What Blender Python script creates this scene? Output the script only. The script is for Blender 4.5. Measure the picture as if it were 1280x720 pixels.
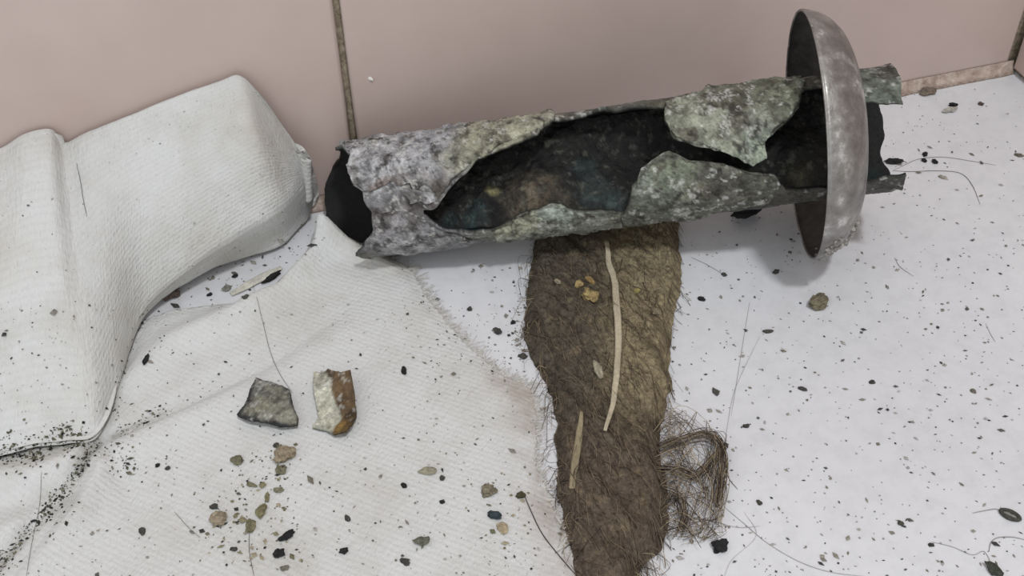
import bpy, math, random
import numpy as np
from mathutils import Vector, Matrix
from mathutils.bvhtree import BVHTree

for o in list(bpy.data.objects):
    bpy.data.objects.remove(o)
random.seed(7)
rng = np.random.default_rng(11)
S = 0.01                                    # everything below is measured in centimetres
scene = bpy.context.scene
COL = scene.collection

# ------------------------------------------------------------------ camera
FPX = 1250.0
PITCH, ROLL, YAW = math.radians(44), math.radians(-5), math.radians(10)
CAM = np.array([0.0, 0.0, 22.0])
_fw = np.array([math.sin(YAW) * math.cos(PITCH), math.cos(YAW) * math.cos(PITCH), -math.sin(PITCH)])
_rt = np.array([math.cos(YAW), -math.sin(YAW), 0.0])
_up = np.cross(_rt, _fw)
RT = _rt * math.cos(ROLL) + _up * math.sin(ROLL)
UP = -_rt * math.sin(ROLL) + _up * math.cos(ROLL)
FW = _fw
cd = bpy.data.cameras.new('camera')
cd.sensor_fit = 'HORIZONTAL'
cd.sensor_width = 36.0
cd.lens = 36.0 * FPX / 1280.0
cd.clip_start = 0.01
cd.clip_end = 50
cam = bpy.data.objects.new('camera', cd)
COL.objects.link(cam)
m = Matrix(((RT[0], UP[0], -FW[0], CAM[0] * S), (RT[1], UP[1], -FW[1], CAM[1] * S), (RT[2], UP[2], -FW[2], CAM[2] * S), (0, 0, 0, 1)))
cam.matrix_world = m
scene.camera = cam

# ------------------------------------------------------------------ light
w = bpy.data.worlds.new('room_ambient')
scene.world = w
w.use_nodes = True
w.node_tree.nodes['Background'].inputs[0].default_value = (0.93, 0.97, 1.0, 1)
w.node_tree.nodes['Background'].inputs[1].default_value = 0.90
ld = bpy.data.lights.new('ceiling_lamp', 'AREA')
ld.shape = 'DISK'
ld.size = 0.11
ld.energy = 5.7
ld.color = (0.96, 0.98, 1.0)
lamp = bpy.data.objects.new('ceiling_lamp', ld)
COL.objects.link(lamp)
lamp.location = (0.215, -0.22, 1.12)
lamp.rotation_euler = (Vector((0.08, 0.22, 0)) - Vector(lamp.location)).to_track_quat('-Z', 'Y').to_euler()
scene.view_settings.view_transform = 'Standard'
scene.view_settings.look = 'None'
scene.view_settings.gamma = 1
scene.view_settings.use_curve_mapping = False
scene.view_settings.exposure = 0.0


# ------------------------------------------------------------------ maths helpers
def ray(u, v):
    return RT * ((u - 640) / FPX) + UP * ((360 - v) / FPX) + FW


def pz(u, v, z=0.0):                         # where the sight line meets height z
    d = ray(u, v)
    return CAM + d * ((z - CAM[2]) / d[2])


def py(u, v, y):                             # where it meets the upright plane at y
    d = ray(u, v)
    return CAM + d * ((y - CAM[1]) / d[1])


def _hash(ix, iy, iz, seed):
    n = (ix * 374761393 + iy * 668265263 + iz * 2147483647 + seed * 974634777) & 0xffffffff
    n = ((n ^ (n >> 13)) * 1274126177) & 0xffffffff
    n = ((n ^ (n >> 16)) * 2246822519) & 0xffffffff
    return ((n ^ (n >> 15)) & 0xffffff) / float(0xffffff) * 2 - 1


def vnoise(P, seed=0):
    P = np.asarray(P, float)
    I = np.floor(P).astype(np.int64)
    F = P - I
    F = F * F * (3 - 2 * F)
    out = 0
    for dx in (0, 1):
        for dy in (0, 1):
            for dz in (0, 1):
                wt = (F[:, 0] if dx else 1 - F[:, 0]) * (F[:, 1] if dy else 1 - F[:, 1]) * (F[:, 2] if dz else 1 - F[:, 2])
                out = out + wt * _hash(I[:, 0] + dx, I[:, 1] + dy, I[:, 2] + dz, seed)
    return out


def fbm(P, scale=1.0, octv=4, seed=0, gain=0.5):
    P = np.asarray(P, float)
    if P.shape[1] == 2:
        P = np.c_[P, np.zeros(len(P))]
    a, s, t = 1.0, 0.0, 0.0
    out = 0
    for k in range(octv):
        out = out + a * vnoise(P * scale * 2 ** k + 17.3 * k, seed + k)
        t += a
        a *= gain
    return out / t


def jag(poly, step, amp, seed=0, closed=True):
    """subdivide a 2D outline and roughen it"""
    P = np.asarray(poly, float)
    out = []
    n = len(P)
    for i in range(n if closed else n - 1):
        a, b = P[i], P[(i + 1) % n]
        k = max(1, int(np.linalg.norm(b - a) / step))
        for j in range(k):
            out.append(a + (b - a) * j / k)
    Q = np.array(out)
    if amp:
        X = np.c_[Q, np.zeros(len(Q))]
        Q = Q + amp * np.c_[fbm(X, 2.2, 4, seed, .7), fbm(X, 2.2, 4, seed + 50, .7)] * 1.6
    return Q


def sdf(P, poly):
    """signed distance (positive inside) and nearest outline point"""
    P = np.asarray(P, float)
    A = np.asarray(poly, float)
    B = np.roll(A, -1, 0)
    best = np.full(len(P), 1e18)
    near = np.zeros_like(P)
    inside = np.zeros(len(P), bool)
    for a, b in zip(A, B):
        e = b - a
        t = np.clip(((P - a) @ e) / max(e @ e, 1e-12), 0, 1)
        q = a + t[:, None] * e
        d = ((P - q) ** 2).sum(1)
        mk_ = d < best
        best[mk_] = d[mk_]
        near[mk_] = q[mk_]
        if a[1] != b[1]:
            c = ((a[1] > P[:, 1]) != (b[1] > P[:, 1])) & (P[:, 0] < (b[0] - a[0]) * (P[:, 1] - a[1]) / (b[1] - a[1]) + a[0])
            inside ^= c
    d = np.sqrt(best)
    return np.where(inside, d, -d), near


def smooth(x, a, b):
    t = np.clip((x - a) / (b - a), 0, 1)
    return t * t * (3 - 2 * t)


def lin(c):
    return tuple(((x / 255) / 12.92 if x <= 10 else ((x / 255 + 0.055) / 1.055) ** 2.4) for x in c)


# ------------------------------------------------------------------ object helpers
def tag(o, label=None, cat=None, group=None, kind=None):
    for k, v in (('label', label), ('category', cat), ('group', group), ('kind', kind)):
        if v:
            o[k] = v
    return o


def empty(name, loc):
    o = bpy.data.objects.new(name, None)
    o.empty_display_size = 0.01
    o.location = Vector(loc) * S
    COL.objects.link(o)
    return o


def mk(name, V, F, mat, parent=None, loc=None, col=None, uv=None, flat=False):
    """one mesh object from world coordinates in cm"""
    V = np.asarray(V, float)
    if parent is not None:
        base = np.array(parent.location) / S
        g = parent.parent
        while g is not None:
            base = base + np.array(g.location) / S
            g = g.parent
        off = np.zeros(3)
    else:
        base = np.zeros(3)
        off = np.array(loc) if loc is not None else np.array([V[:, 0].mean(), V[:, 1].mean(), V[:, 2].min()])
    me = bpy.data.meshes.new(name)
    L = (V - base - off) * S
    if isinstance(F, np.ndarray):
        F = F.tolist()
    me.from_pydata(L.tolist(), [], F)
    if not flat:
        me.polygons.foreach_set('use_smooth', [True] * len(me.polygons))
    if col is not None:
        at = me.color_attributes.new('tint', 'FLOAT_COLOR', 'POINT')
        c = np.c_[np.asarray(col, float), np.ones(len(V))]
        at.data.foreach_set('color', c.ravel())
    if uv is not None:
        ul = me.uv_layers.new(name='cloth')
        idx = np.zeros(len(me.loops), dtype=np.int32)
        me.loops.foreach_get('vertex_index', idx)
        ul.data.foreach_set('uv', np.asarray(uv, float)[idx].ravel())
    me.validate()
    me.update()
    me.materials.append(mat)
    o = bpy.data.objects.new(name, me)
    if parent is not None:
        o.parent = parent
    else:
        o.location = off * S
    COL.objects.link(o)
    return o


def masked_grid(x0, x1, y0, y1, step, keep=None, holes=()):
    """grid of quads inside an outline and outside holes, border vertices pulled onto the outline"""
    nx = max(2, int((x1 - x0) / step) + 1)
    ny = max(2, int((y1 - y0) / step) + 1)
    X, Y = np.meshgrid(np.linspace(x0, x1, nx), np.linspace(y0, y1, ny), indexing='ij')
    P = np.c_[X.ravel(), Y.ravel()]
    ok = np.ones(len(P), bool)
    Q = P.copy()
    edge = np.full(len(P), 9.0)
    if keep is not None:
        d, n = sdf(P, keep)
        bad = d < 0
        Q[bad] = n[bad]
        ok &= ~bad
        edge = np.minimum(edge, np.maximum(d, 0))
    for h in holes:
        d, n = sdf(P, h)
        bad = d > 0
        Q[bad] = n[bad]
        ok &= ~bad
        edge = np.minimum(edge, np.maximum(-d, 0))
    i = np.arange(nx * ny).reshape(nx, ny)
    F = np.stack([i[:-1, :-1], i[1:, :-1], i[1:, 1:], i[:-1, 1:]], -1).reshape(-1, 4)
    F = F[ok[F].any(1)]
    used = np.unique(F)
    remap = -np.ones(nx * ny, int)
    remap[used] = np.arange(len(used))
    return Q[used], remap[F], edge[used] * ok[used]


def solid(top, bot, F):
    """close a sheet and its underside into a body"""
    n = len(top)
    V = np.r_[top, bot]
    e = {}
    for q in F:
        for k in range(len(q)):
            a, b = int(q[k]), int(q[(k + 1) % len(q)])
            if (b, a) in e:
                del e[(b, a)]
            else:
                e[(a, b)] = 1
    FF = [list(map(int, q)) for q in F] + [[int(x) + n for x in q[::-1]] for q in F]
    FF += [[b, a, a + n, b + n] for a, b in e]
    return V, FF


def tubes(lines, radii, sides=3):
    """many strands as tapered tubes in one vertex list"""
    VV, FF = [], []
    c = 0
    for L, r in zip(lines, radii):
        L = np.asarray(L, float)
        n = len(L)
        t = np.gradient(L, axis=0)
        t /= np.linalg.norm(t, axis=1)[:, None] + 1e-9
        ref = np.array([0.3, 0.2, 0.93])
        a = np.cross(t, ref)
        a /= np.linalg.norm(a, axis=1)[:, None] + 1e-9
        b = np.cross(t, a)
        rr = np.full(n, r) if np.isscalar(r) else np.asarray(r)
        for k in range(sides):
            ph = 2 * math.pi * k / sides
            VV.append(L + (a * math.cos(ph) + b * math.sin(ph)) * rr[:, None])
        for k in range(sides):
            k2 = (k + 1) % sides
            for i in range(n - 1):
                FF.append((c + k * n + i, c + k2 * n + i, c + k2 * n + i + 1, c + k * n + i + 1))
        FF.append(tuple(c + k * n for k in range(sides))[::-1])
        FF.append(tuple(c + k * n + n - 1 for k in range(sides)))
        c += sides * n
    return np.concatenate(VV), FF


def spline(P, n):
    """Catmull-Rom through the points"""
    P = np.asarray(P, float)
    m_ = len(P)
    E = np.r_[[2 * P[0] - P[1]], P, [2 * P[-1] - P[-2]]]
    t = np.linspace(0, m_ - 1 - 1e-9, n)
    i = t.astype(int)
    f = (t - i)[:, None]
    p0, p1, p2, p3 = E[i], E[i + 1], E[i + 2], E[i + 3]
    return 0.5 * (2 * p1 + (p2 - p0) * f + (2 * p0 - 5 * p1 + 4 * p2 - p3) * f ** 2 + (3 * p1 - p0 - 3 * p2 + p3) * f ** 3)


# ------------------------------------------------------------------ materials
class NT:
    def __init__(self, name, rough=0.7, metal=0.0, spec=0.5):
        self.m = bpy.data.materials.new(name)
        self.m.use_nodes = True
        self.t = self.m.node_tree
        self.b = self.t.nodes['Principled BSDF']
        self.b.inputs['Roughness'].default_value = rough
        self.b.inputs['Metallic'].default_value = metal
        self.b.inputs['Specular IOR Level'].default_value = spec

    def n(self, kind, **kw):
        x = self.t.nodes.new(kind)
        for k, v in kw.items():
            if k in x.inputs:
                x.inputs[k].default_value = v
            else:
                setattr(x, k, v)
        return x

    def l(self, a, b):
        self.t.links.new(a, b)

    def coord(self, which='Object'):
        return self.n('ShaderNodeTexCoord').outputs[which]

    def noise(self, scale, detail=4, rough=0.6, vec=None):
        x = self.n('ShaderNodeTexNoise', Scale=scale, Detail=detail, Roughness=rough)
        self.l(vec if vec is not None else self.coord(), x.inputs['Vector'])
        return x.outputs['Fac']

    def ramp(self, fac, stops):
        r = self.n('ShaderNodeValToRGB')
        e = r.color_ramp.elements
        while len(e) < len(stops):
            e.new(0.5)
        for k, (p, c) in enumerate(stops):
            e[k].position = p
            e[k].color = (*c, 1) if len(c) == 3 else c
        self.l(fac, r.inputs['Fac'])
        return r.outputs['Color']

    def mix(self, fac, a, b, mode='MIX'):
        x = self.n('ShaderNodeMix', data_type='RGBA', blend_type=mode)
        for s, v in ((0, fac), (6, a), (7, b)):
            if hasattr(v, 'is_output'):
                self.l(v, x.inputs[s])
            else:
                x.inputs[s].default_value = v if s == 0 else (*v, 1)
        return x.outputs[2]

    def color(self, c):
        if hasattr(c, 'is_output'):
            self.l(c, self.b.inputs['Base Color'])
        else:
            self.b.inputs['Base Color'].default_value = (*c, 1)

    def bump(self, h, dist, strength=1.0):
        x = self.n('ShaderNodeBump', Strength=strength, Distance=dist)
        self.l(h, x.inputs['Height'])
        if self.b.inputs['Normal'].is_linked:
            self.l(self.b.inputs['Normal'].links[0].from_socket, x.inputs['Normal'])
        self.l(x.outputs[0], self.b.inputs['Normal'])


def grey3(v):
    return (v, v, v)


def mat_tint(name, rough=0.8, amount=0.5, scale=900, bump=0.0006, spec=0.3, bscale=None):
    """colour from the piece's own tint, mottled and rough"""
    t = NT(name, rough, 0, spec)
    a = t.n('ShaderNodeVertexColor', layer_name='tint').outputs['Color']
    f = t.ramp(t.noise(scale, 6, .8), [(.34, grey3(1 - amount)), (.66, grey3(1 + amount))])
    t.color(t.mix(1.0, a, f, 'MULTIPLY'))
    t.bump(t.noise(bscale or scale * 1.3, 5, .7), bump)
    return t.m


def mat_plain(name, c1, c2, scale=900, rough=0.8, bump=0.0004, spec=0.3):
    t = NT(name, rough, 0, spec)
    t.color(t.ramp(t.noise(scale, 4, .65), [(.32, lin(c1)), (.68, lin(c2))]))
    if bump:
        t.bump(t.noise(scale * 1.5, 4, .7), bump)
    return t.m


# floor: white glazed ledge, a little dull and mottled with film
t = NT('white_enamel', 0.42, 0, 0.4)
base = t.ramp(t.noise(9, 5, .6), [(.3, lin((208, 208, 211))), (.7, lin((224, 224, 226)))])
film = t.ramp(t.noise(160, 6, .75), [(.30, grey3(.90)), (.55, grey3(1.0))])
t.color(t.mix(1.0, base, film, 'MULTIPLY'))
t.bump(t.noise(500, 4, .6), 0.0001, .5)
M_FLOOR = t.m
# tile glaze
t = NT('pink_glaze', 0.2, 0, 0.5)
c = t.ramp(t.noise(14, 5, .6), [(.3, lin((190, 170, 162))), (.7, lin((203, 184, 176)))])
sp = t.ramp(t.noise(130, 3, .5), [(.20, lin((140, 118, 112))), (.27, lin((255, 255, 255)))])
t.color(t.mix(.45, c, sp, 'MULTIPLY'))
t.l(t.ramp(t.noise(40, 4), [(.3, grey3(.2)), (.7, grey3(.27))]), t.b.inputs['Roughness'])
t.bump(t.noise(25, 2), 0.0004, .15)
M_TILE = t.m
M_GROUT = mat_plain('dirty_grout', (112, 100, 82), (172, 158, 138), 420, .95, .0006)
M_CAULK = mat_plain('beige_caulk', (158, 136, 122), (206, 190, 178), 330, .7, .0008)
# cloth: knitted white cotton with fine rows, pilling and grime
t = NT('white_knit', 0.95, 0, 0.1)
uvn = t.n('ShaderNodeUVMap', uv_map='cloth').outputs[0]
mp = t.n('ShaderNodeMapping')
mp.inputs['Rotation'].default_value = (0, 0, 0.0)
t.l(uvn, mp.inputs['Vector'])
wv = t.n('ShaderNodeTexWave', Scale=2.0, Distortion=2.2, Detail=2.0)
wv.bands_direction = 'Y'
t.l(mp.outputs[0], wv.inputs['Vector'])
wv.inputs['Detail Scale'].default_value = 3.0
mp2 = t.n('ShaderNodeMapping')
mp2.inputs['Scale'].default_value = (9, 3.2, 1)
mp2.inputs['Rotation'].default_value = (0, 0, 0.25)
t.l(uvn, mp2.inputs['Vector'])
nz = t.n('ShaderNodeTexNoise', Scale=1.0, Detail=4, Roughness=.7)
t.l(mp2.outputs[0], nz.inputs['Vector'])
grime = t.ramp(t.noise(22, 5, .65), [(.28, lin((196, 193, 187))), (.52, lin((213, 213, 211)))])
pits = t.ramp(nz.outputs['Fac'], [(.24, grey3(.45)), (.36, grey3(1.0))])
c = t.mix(.55, grime, pits, 'MULTIPLY')
rows = t.ramp(wv.outputs['Fac'], [(.0, grey3(.955)), (.5, grey3(1.0))])
c = t.mix(.8, c, rows, 'MULTIPLY')
t.color(t.mix(1.0, c, t.n('ShaderNodeVertexColor', layer_name='tint').outputs['Color'], 'MULTIPLY'))
t.bump(wv.outputs['Fac'], 0.0003, .3)
t.bump(nz.outputs['Fac'], 0.0009, .8)
M_CLOTH = t.m
M_THREAD = mat_plain('cotton_thread', (205, 200, 192), (232, 228, 222), 400, .95, 0)
M_SHELL = mat_tint('corroded_metal', .5, .4, 900, .0008, .5, 1200)
M_CRUST = mat_tint('mineral_scale', .48, .4, 1000, .0008, .5, 1300)
M_SLUDGE = mat_tint('wet_residue', .5, .5, 900, .0010, .45, 1100)
M_CLUMP = mat_tint('matted_dirt', .92, .55, 560, .0018, .15, 800)
M_HAIR = mat_tint('hair', .6, .35, 300, 0, .3)
M_FLAKE = mat_tint('flake', .75, .4, 900, .0008, .3, 1200)
M_CRUMB = mat_tint('crumb', .85, .4, 900, .0008, .25)
M_SPECK = mat_tint('grit', .9, .3, 900, 0, .2)
M_STRAW = mat_tint('dry_stalk', .8, .22, 700, .0004, .25)
# dull chrome with water scale
t = NT('dull_chrome', .4, 0.6)
c = t.ramp(t.noise(110, 6, .7), [(.32, lin((118, 115, 112))), (.58, lin((158, 155, 151))), (.72, lin((222, 221, 218)))])
t.color(c)
t.l(t.ramp(t.noise(150, 5, .7), [(.3, grey3(.28)), (.7, grey3(.6))]), t.b.inputs['Roughness'])
t.l(t.ramp(t.noise(110, 6, .7), [(.5, grey3(.7)), (.72, grey3(.1))]), t.b.inputs['Metallic'])
t.bump(t.noise(240, 5, .7), .0005, .5)
M_CHROME = t.m
t = NT('tarnished_metal', .55, .5)
t.color(t.ramp(t.noise(160, 6, .7), [(.35, lin((62, 60, 58))), (.7, lin((98, 95, 92)))]))
M_DULL = t.m

# ------------------------------------------------------------------ the setting
WALL_Y = 28.45


def box(x0, x1, y0, y1, z0, z1):
    V = [(x, y, z) for x in (x0, x1) for y in (y0, y1) for z in (z0, z1)]
    F = [(0, 1, 3, 2), (4, 6, 7, 5), (0, 4, 5, 1), (2, 3, 7, 6), (0, 2, 6, 4), (1, 5, 7, 3)]
    return V, F


CORNER_X = 25.2
fl = mk('floor', *box(-70, 60, -60, WALL_Y + 3, -2, 0), M_FLOOR, loc=(0, 0, 0), flat=True)
tag(fl, 'white glazed floor of the ledge, sprinkled with grit', 'floor', kind='structure')
wb = mk('wall_back', *box(-62, CORNER_X + 2, WALL_Y + .16, WALL_Y + 2, -1, 60), M_GROUT, loc=(0, WALL_Y, 0), flat=True)
tag(wb, 'pink tiled wall behind the corroded pipe', 'wall', kind='structure')


def tile(pts, depth, out, parent):
    """a glazed tile: outline in the wall plane (4 corners, 3D), bevelled towards the room"""
    P = np.array(pts, float)
    c = P.mean(0)
    out = np.array(out, float)
    rings = []
    for inset, h in ((0, 0), (0, depth * .55), (.06, depth * .86), (.16, depth)):
        D = c - P
        D /= np.linalg.norm(D, axis=1)[:, None]
        rings.append(P + D * inset * 1.41 + out * h)
    V = np.concatenate(rings)
    F = []
    for k in range(3):
        for i in range(4):
            j = (i + 1) % 4
            F.append((k * 4 + i, k * 4 + j, k * 4 + 4 + j, k * 4 + 4 + i))
    F.append((12, 13, 14, 15))
    F.append((3, 2, 1, 0))
    o = mk('tile', V, F, M_TILE, parent, flat=False)
    bm_fix(o)
    return o


def bm_fix(o):
    import bmesh
    bm = bmesh.new()
    bm.from_mesh(o.data)
    bmesh.ops.recalc_face_normals(bm, faces=bm.faces)
    bm.to_mesh(o.data)
    bm.free()
    md = o.modifiers.new('weighted', 'WEIGHTED_NORMAL')
    md.keep_sharp = True


jb, jt = py(443, 180, WALL_Y), py(420, 0, WALL_Y)
sl = (jt[0] - jb[0]) / (jt[2] - jb[2])
jx = lambda z: jb[0] + sl * (z - jb[2])
G = .10
TB = .42                                       # tile foot above the floor
for r0, r1 in ((TB, 33.0), (33.3, 59)):
    for xa, xb in ((None, CORNER_X - .12), (-25.2, None), (-50.5, -25.2)):
        A = [jx(r0) + G if xa is None else xa + G, jx(r1) + G if xa is None else xa + G]
        B = [jx(r0) - G if xb is None else xb - G, jx(r1) - G if xb is None else xb - G]
        tile([(A[0], WALL_Y + .16, r0), (B[0], WALL_Y + .16, r0), (B[1], WALL_Y + .16, r1), (A[1], WALL_Y + .16, r1)], .2, (0, -1, 0), wb)
# side wall, a sliver at the right edge
sd = np.array([0.0, -1.0, 0.0])
c0 = np.array([CORNER_X, WALL_Y, 0])
sn = np.array([sd[1], -sd[0], 0])
sn = -sn if sn[0] > 0 else sn
e1 = c0 + sd * 40
q = [c0 - sn * .16, e1 - sn * .16, e1 - sn * 2, c0 - sn * 2]
V = [p + np.array([0, 0, z]) for z in (-1, 60) for p in q]
wr = mk('wall_right', V, [(0, 1, 2, 3), (7, 6, 5, 4), (0, 4, 5, 1), (1, 5, 6, 2), (2, 6, 7, 3), (3, 7, 4, 0)], M_GROUT, loc=c0, flat=True)
tag(wr, 'pink tiled side wall at the right corner', 'wall', kind='structure')
for r0, r1 in ((.15, 33.0), (33.3, 59)):
    a, b = c0 + sd * .1, c0 + sd * 25
    tile([(*(a - sn * .16)[:2], r0), (*(b - sn * .16)[:2], r0), (*(b - sn * .16)[:2], r1), (*(a - sn * .16)[:2], r1)], .2, sn, wr)
# bead of caulk along the foot of the wall
xs = np.linspace(-60, CORNER_X, 500)
prof = [(0.0, TB + .06), (-.03, TB), (-.08, .27), (-.14, .12), (-.27, 0.0), (.1, -.05)]
V = []
for k, (dy, z) in enumerate(prof):
    nn = fbm(np.c_[xs, xs * 0 + k * .4, xs * 0], .9, 4, 5) * (.07 if 0 < k < 5 else 0)
    V.append(np.c_[xs, WALL_Y - .02 + dy + nn, z + nn * (.5 if k < 4 else 0)])
V = np.concatenate(V)
n = len(xs)
F = [(k * n + i, k * n + i + 1, (k + 1) * n + i + 1, (k + 1) * n + i) for k in range(len(prof) - 1) for i in range(n - 1)]
tr = mk('trim_1', V, F, M_CAULK, loc=(0, WALL_Y, 0))
tag(tr, 'beige bead of caulk along the foot of the pink wall', 'caulk', kind='structure')

# ------------------------------------------------------------------ lower cloth
ptf = lambda L, z=0.0: np.array([pz(u, v, z)[:2] for u, v in L])
LOW = [(400, 288), (440, 298), (478, 316), (512, 333), (530, 365), (560, 405), (598, 443), (628, 468), (662, 480), (672, 520), (668, 570), (690, 632),
       (722, 690), (770, 790), (760, 860), (-120, 860), (-120, 575), (0, 566), (60, 552), (110, 540), (150, 465), (178, 400), (215, 385), (255, 381), (292, 378), (345, 357), (380, 322)]
low_poly = jag(ptf(LOW, .15), .25, .05, 3)


def line_d(P, L):
    """distance to a polyline (floor coordinates) and how far along it, 0..1"""
    L = np.asarray(L)
    best = np.full(len(P), 1e9)
    tt = np.zeros(len(P))
    side = np.zeros(len(P))
    n = len(L) - 1
    for k in range(n):
        a, e = L[k], L[k + 1] - L[k]
        t = np.clip(((P - a) @ e) / (e @ e), 0, 1)
        q = P - a - t[:, None] * e
        d = np.sqrt((q ** 2).sum(1))
        m_ = d < best
        best[m_] = d[m_]
        tt[m_] = (k + t[m_]) / n
        side[m_] = (e[0] * q[m_, 1] - e[1] * q[m_, 0])
    return best, tt, np.sign(side)


creases = [  # px polyline, depth at both ends, half width at both ends
    ([(140, 543), (200, 515), (265, 482), (330, 448), (400, 395), (455, 345)], (.36, .16), (.16, .75)),
    ([(122, 552), (95, 590), (55, 640), (-10, 705), (-60, 760)], (.30, .38), (.14, .2)),
    ([(132, 560), (158, 610), (170, 660), (150, 725)], (.14, .05), (.2, .4)),
    ([(-60, 640), (40, 622), (95, 605)], (.10, .06), (.3, .3)),
]
ridges = [
    ([(408, 300), (370, 340), (300, 390), (215, 425), (165, 470)], (.62, .25), (.55, .6)),
    ([(398, 294), (440, 306), (490, 326)], (.75, .2), (.45, .35)),
    ([(150, 560), (230, 520), (330, 478), (420, 420)], (.22, .1), (.5, .9)),
    ([(-20, 600), (50, 590), (105, 565)], (.35, .3), (.5, .35)),
    ([(40, 720), (100, 640), (130, 580)], (.3, .3), (.45, .3)),
    ([(-60, 690), (20, 655)], (.3, .2), (.4, .4)),
]


def low_z(P):
    z = .17 + .05 * fbm(P, .35, 3, 21) + .012 * fbm(P, 2.2, 3, 22)
    for L, h, wd in ridges:
        d, t, s = line_d(P, ptf(L, .3))
        z = z + (h[0] + (h[1] - h[0]) * t) * np.exp(-(d / (wd[0] + (wd[1] - wd[0]) * t)) ** 2)
    for L, h, wd in creases:
        d, t, s = line_d(P, ptf(L, .2))
        z = z - (h[0] + (h[1] - h[0]) * t) * np.exp(-(d / (wd[0] + (wd[1] - wd[0]) * t)) ** 2) * smooth(1 - t, 0, .15)
    return np.maximum(z, .07)


bb = low_poly.min(0), low_poly.max(0)
P2, F, edge = masked_grid(bb[0][0], bb[1][0], bb[0][1], bb[1][1], .11, low_poly)
z = low_z(P2)
z = .04 + (z - .04) * (.35 + .65 * smooth(edge, 0, .45))
top = np.c_[P2, z]
bot = np.c_[P2, np.full(len(P2), .008)]
V, FF = solid(top, bot, F)
rot = lambda Q, a: np.c_[Q[:, 0] * math.cos(a) - Q[:, 1] * math.sin(a), Q[:, 0] * math.sin(a) + Q[:, 1] * math.cos(a)]
uvl = rot(V[:, :2], math.radians(38))
low_root = empty('spread_cloth', (2, 17, 0))
stain_shade = np.ones((len(V), 3))  # cloth tint: soil and stain, plus clump shade painted along the right border


def soil(L, wd, c, amt, seed):  # tints along a line: soil and stain, also the clump's painted shadow
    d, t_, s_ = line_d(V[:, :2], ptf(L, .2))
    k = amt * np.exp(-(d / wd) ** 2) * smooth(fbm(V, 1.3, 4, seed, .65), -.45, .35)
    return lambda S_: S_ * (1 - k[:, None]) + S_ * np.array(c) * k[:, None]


for f_ in (soil([(668, 470), (676, 540), (690, 620), (720, 700)], .75, (.62, .53, .48), .95, 71), soil([(630, 470), (670, 500)], .6, (.74, .66, .60), .8, 72), soil([(-20, 572), (60, 556), (110, 545)], .35, (.42, .41, .36), .9, 73),  # first two: brown stain with the clump's shadow painted in
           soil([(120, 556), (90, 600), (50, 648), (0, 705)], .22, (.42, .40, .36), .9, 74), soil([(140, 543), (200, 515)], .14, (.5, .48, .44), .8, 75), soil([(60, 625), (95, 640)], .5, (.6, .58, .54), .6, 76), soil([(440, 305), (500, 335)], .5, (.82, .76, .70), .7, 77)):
    stain_shade = f_(stain_shade)
low_ob = mk('fabric', V, FF, M_CLOTH, low_root, uv=uvl, col=stain_shade)
tag(low_root, 'white knitted rag spread flat on the floor under the two metal flakes', 'rag')
LOWV = (top, F)
# frayed threads along the right border of the rag
fr = jag(ptf([(440, 302), (512, 335), (530, 365), (560, 405), (598, 443), (628, 468), (662, 480), (672, 520), (668, 570), (690, 632), (722, 690)], .1), .035, 0, closed=False)
LN, RR = [], []
for p in fr:
    for _ in range(2):
        a = rng.uniform(-.9, .9) + .35
        ln = abs(rng.normal(0, .16)) + .05
        d = np.array([math.cos(a), math.sin(a)])
        p0 = p - d * .12 + rng.normal(0, .03, 2)
        k = np.linspace(0, 1, 5)[:, None]
        bend = np.array([-d[1], d[0]]) * rng.normal(0, .12)
        q = p0 + d * k * (ln + .12) + bend * k ** 2
        LN.append(np.c_[q, .05 + .06 * np.sin(k[:, 0] * 3) * rng.random() + 0 * k[:, 0]])
        RR.append(.008)
V, FF = tubes(LN, RR)
tag(mk('frayed_threads', V, FF, M_THREAD, low_root), 'frayed thread ends along the rag border', kind='stuff')

# ------------------------------------------------------------------ upper folded cloth, heaped against the wall
YB = WALL_Y - .35
cols = [  # back edge px, front edge px, front height
    ((-110, 225), (-110, 585), .5),
    ((-40, 205), (-40, 572), .5),
    ((0, 187), (0, 563), .45),
    ((30, 170), (45, 552), .4),
    ((62, 165), (85, 548), .38),
    ((80, 182), (122, 540), .35),
    ((112, 167), (146, 478), .45),
    ((165, 145), (176, 388), .75),
    ((225, 121), (234, 334), 1.4),
    ((272, 104), (292, 293), 2.0),
    ((300, 95), (340, 264), 2.4),
    ((330, 125), (366, 244), 2.3),
    ((360, 168), (380, 226), 2.1),
    ((380, 196), (387, 212), 1.75),
]
ctrl = []
nc = len(cols)
for k, (b, f_, zf) in enumerate(cols):
    back = py(*b, YB - (0 if k < 10 else (.0, .12, .35, .8)[k - 10]))
    front = pz(*f_, zf)
    rows_ = []
    rows_.append(np.array([back[0] - .25, YB if k < 10 else back[1] + .05, max(back[2] - 1.8, .25)]))
    rows_.append(back + np.array([0, .12 if k < 10 else .04, -.42 * (1 if k < 11 else .5)]))
    rows_.append(back)
    for q in (.2, .4, .6, .8):
        u = b[0] + (f_[0] - b[0]) * q
        v = b[1] + (f_[1] - b[1]) * q
        p = back + (front - back) * q
        bulge = .55 * math.sin(q * math.pi) * (1 if k < 11 else .4)
        p = p - ray(u, v) / np.linalg.norm(ray(u, v)) * bulge
        if k in (3, 4) and q < .3:
            p = p + np.array([0, -.06, .1])
        if k == 5:
            p = p + np.array([0, .02, -.04])
        rows_.append(p)
    rows_.append(front)
    e_ = (1, 1, 1, .5, .25)[max(0, k - 9)]
    rows_.append(front + np.array([0, .12 * zf * e_, -.28 * zf]))
    rows_.append(front + np.array([-.05, .36 * zf * e_, -.68 * zf]))
    rows_.append(np.array([front[0] - .2, front[1] + .9 * min(1, zf) * e_, .2]))
    ctrl.append(rows_)
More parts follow.
